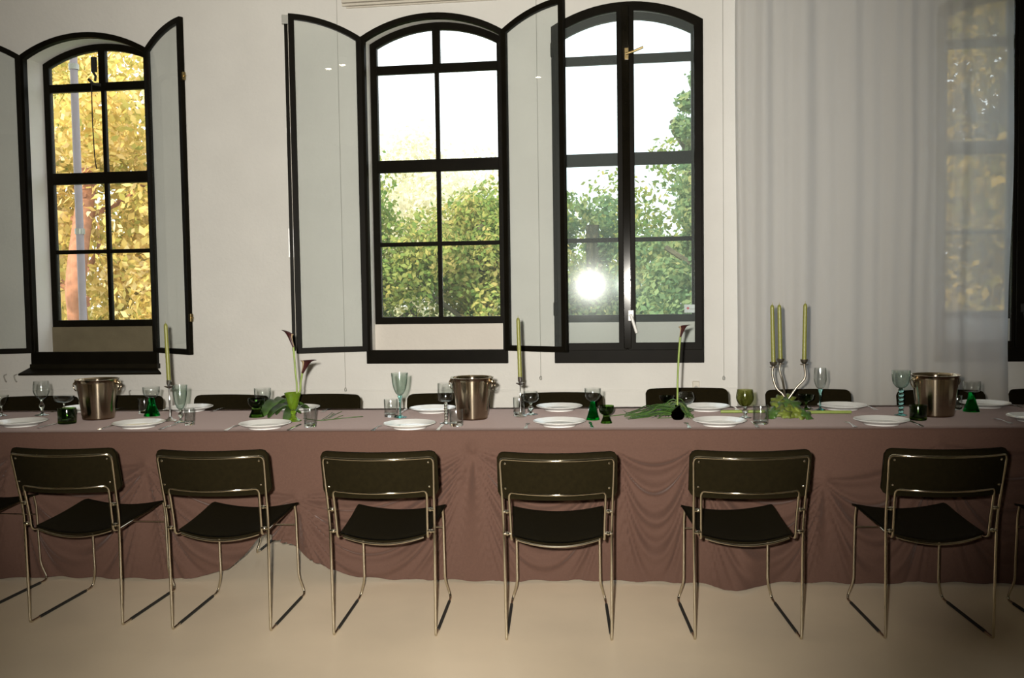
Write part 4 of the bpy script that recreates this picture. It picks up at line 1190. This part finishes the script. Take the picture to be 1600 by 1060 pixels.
def tree(x, y, zc, rx, rz, mat, label, n=9000, size=.10, trunk=None, seed=1, kind='deciduous_tree', gap=.0, clump=.28):
    rnd = random.Random(seed); bark = M_bark if trunk else M_bark2
    r = thing(kind, label, 'tree', (x, y, -4.5), 0, 'trees in the garden')
    b = MB(); blobs = []
    for i in range(int(70/(clump/.28)**2)):
        a = rnd.uniform(0, 2*PI); u = rnd.uniform(-1, 1); s_ = math.sqrt(1-u*u); q = rnd.uniform(.30, 1.0)
        blobs.append((rx*q*s_*math.cos(a), rx*q*s_*math.sin(a), zc+4.5+rz*q*u, rx*clump*rnd.uniform(.6, 1.2)))
    for i in range(n):
        bx, by, bz, br = blobs[rnd.randrange(len(blobs))]
        v = Vector((rnd.gauss(0, 1), rnd.gauss(0, 1), rnd.gauss(0, 1))).normalized()*br*rnd.uniform(.55, 1.05)
        c = Vector((bx, by, bz))+v
        nrm = (v.normalized()+Vector((rnd.gauss(0, .5), rnd.gauss(0, .5), rnd.gauss(0, .5)))).normalized()
        t = nrm.cross(Vector((rnd.gauss(0, 1), rnd.gauss(0, 1), rnd.gauss(0, 1)))).normalized(); w_ = nrm.cross(t)
        s_ = size*rnd.uniform(.6, 1.3)
        b.add([c-t*s_, c+w_*s_*.55, c+t*s_, c-w_*s_*.55], [(0, 1, 2, 3)])
    b.build('foliage', mat, r, smooth=False)
    q = MB(); tx, ty = trunk or (0, 0)
    q.tube(spline([(tx, ty, 0), (tx+.05, ty, 2.4), (tx, ty, 5.4), (tx, ty, 6.3), (tx*.3, ty*.3, max(7.4, zc+4.5+rz*.2))]), .15, 12, rs=None)
    q.build('trunk', bark, r)
    q = MB()
    for i in range(7):
        a = rnd.uniform(0, 2*PI); z0 = zc+4.5-rz*.5+rnd.uniform(0, rz*.8)
        q.tube(spline([(tx*.6, ty*.6, z0), (rx*.35*math.cos(a), rx*.35*math.sin(a), z0+.5), (rx*.8*math.cos(a), rx*.8*math.sin(a), z0+1.1)]), .05, 6)
    q.build('branches', bark, r)
    return r
tree(-10.4, 17.0, 2.8, 2.9, 4.4, Y1, 'bright yellow autumn tree filling the left window', n=26000, size=.085, trunk=(1.42, -2.95), seed=2, clump=.34)
tree(-15.6, 24.0, 3.0, 3.2, 5.5, Y1, 'yellow tree standing behind and left of the left window tree', n=12000, size=.12, seed=3, clump=.38)
tree(-12.0, 30.0, 2.5, 3.4, 6.2, G2, 'yellow-green tree behind the bright yellow tree at left', n=12000, size=.13, seed=13, clump=.38)
tree(-6.7, 20.5, 1.3, 2.2, 3.3, G1, 'rounded green tree at the left of the middle window', n=24000, size=.07, seed=4, clump=.34)
tree(-3.6, 20.8, 1.1, 2.1, 3.1, G2, 'green tree with yellow tips right in the middle window', n=24000, size=.07, seed=5, clump=.34)
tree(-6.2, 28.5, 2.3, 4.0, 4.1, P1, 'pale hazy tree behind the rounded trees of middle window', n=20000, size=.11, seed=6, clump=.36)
tree(1.9, 17.5, .9, 2.0, 3.6, G3, 'tall loose green tree in right half of the closed window', n=26000, size=.07, seed=7, clump=.36)
tree(1.25, 19.9, 3.6, .95, 2.6, G3, 'slender green treetop rising at right of the closed window', n=7000, size=.07, seed=27, clump=.40)
tree(-1.2, 21.8, 0.4, 1.7, 3.5, G3, 'blue-green tree in left half of the closed window', n=22000, size=.075, seed=8, clump=.36)
tree(0.8, 27.0, 0.2, 3.2, 5.0, G1, 'broad green tree behind the two trees of the closed window', n=18000, size=.10, seed=10, clump=.36)
tree(5.1, 15.0, 3.0, 2.9, 5.0, D1, 'dim golden tree outside the far right window', n=26000, size=.085, seed=9, clump=.36)
tree(9.0, 23.0, 3.0, 3.6, 6.0, D1, 'dim golden tree behind the one outside far right window', n=14000, size=.13, seed=19, clump=.38)
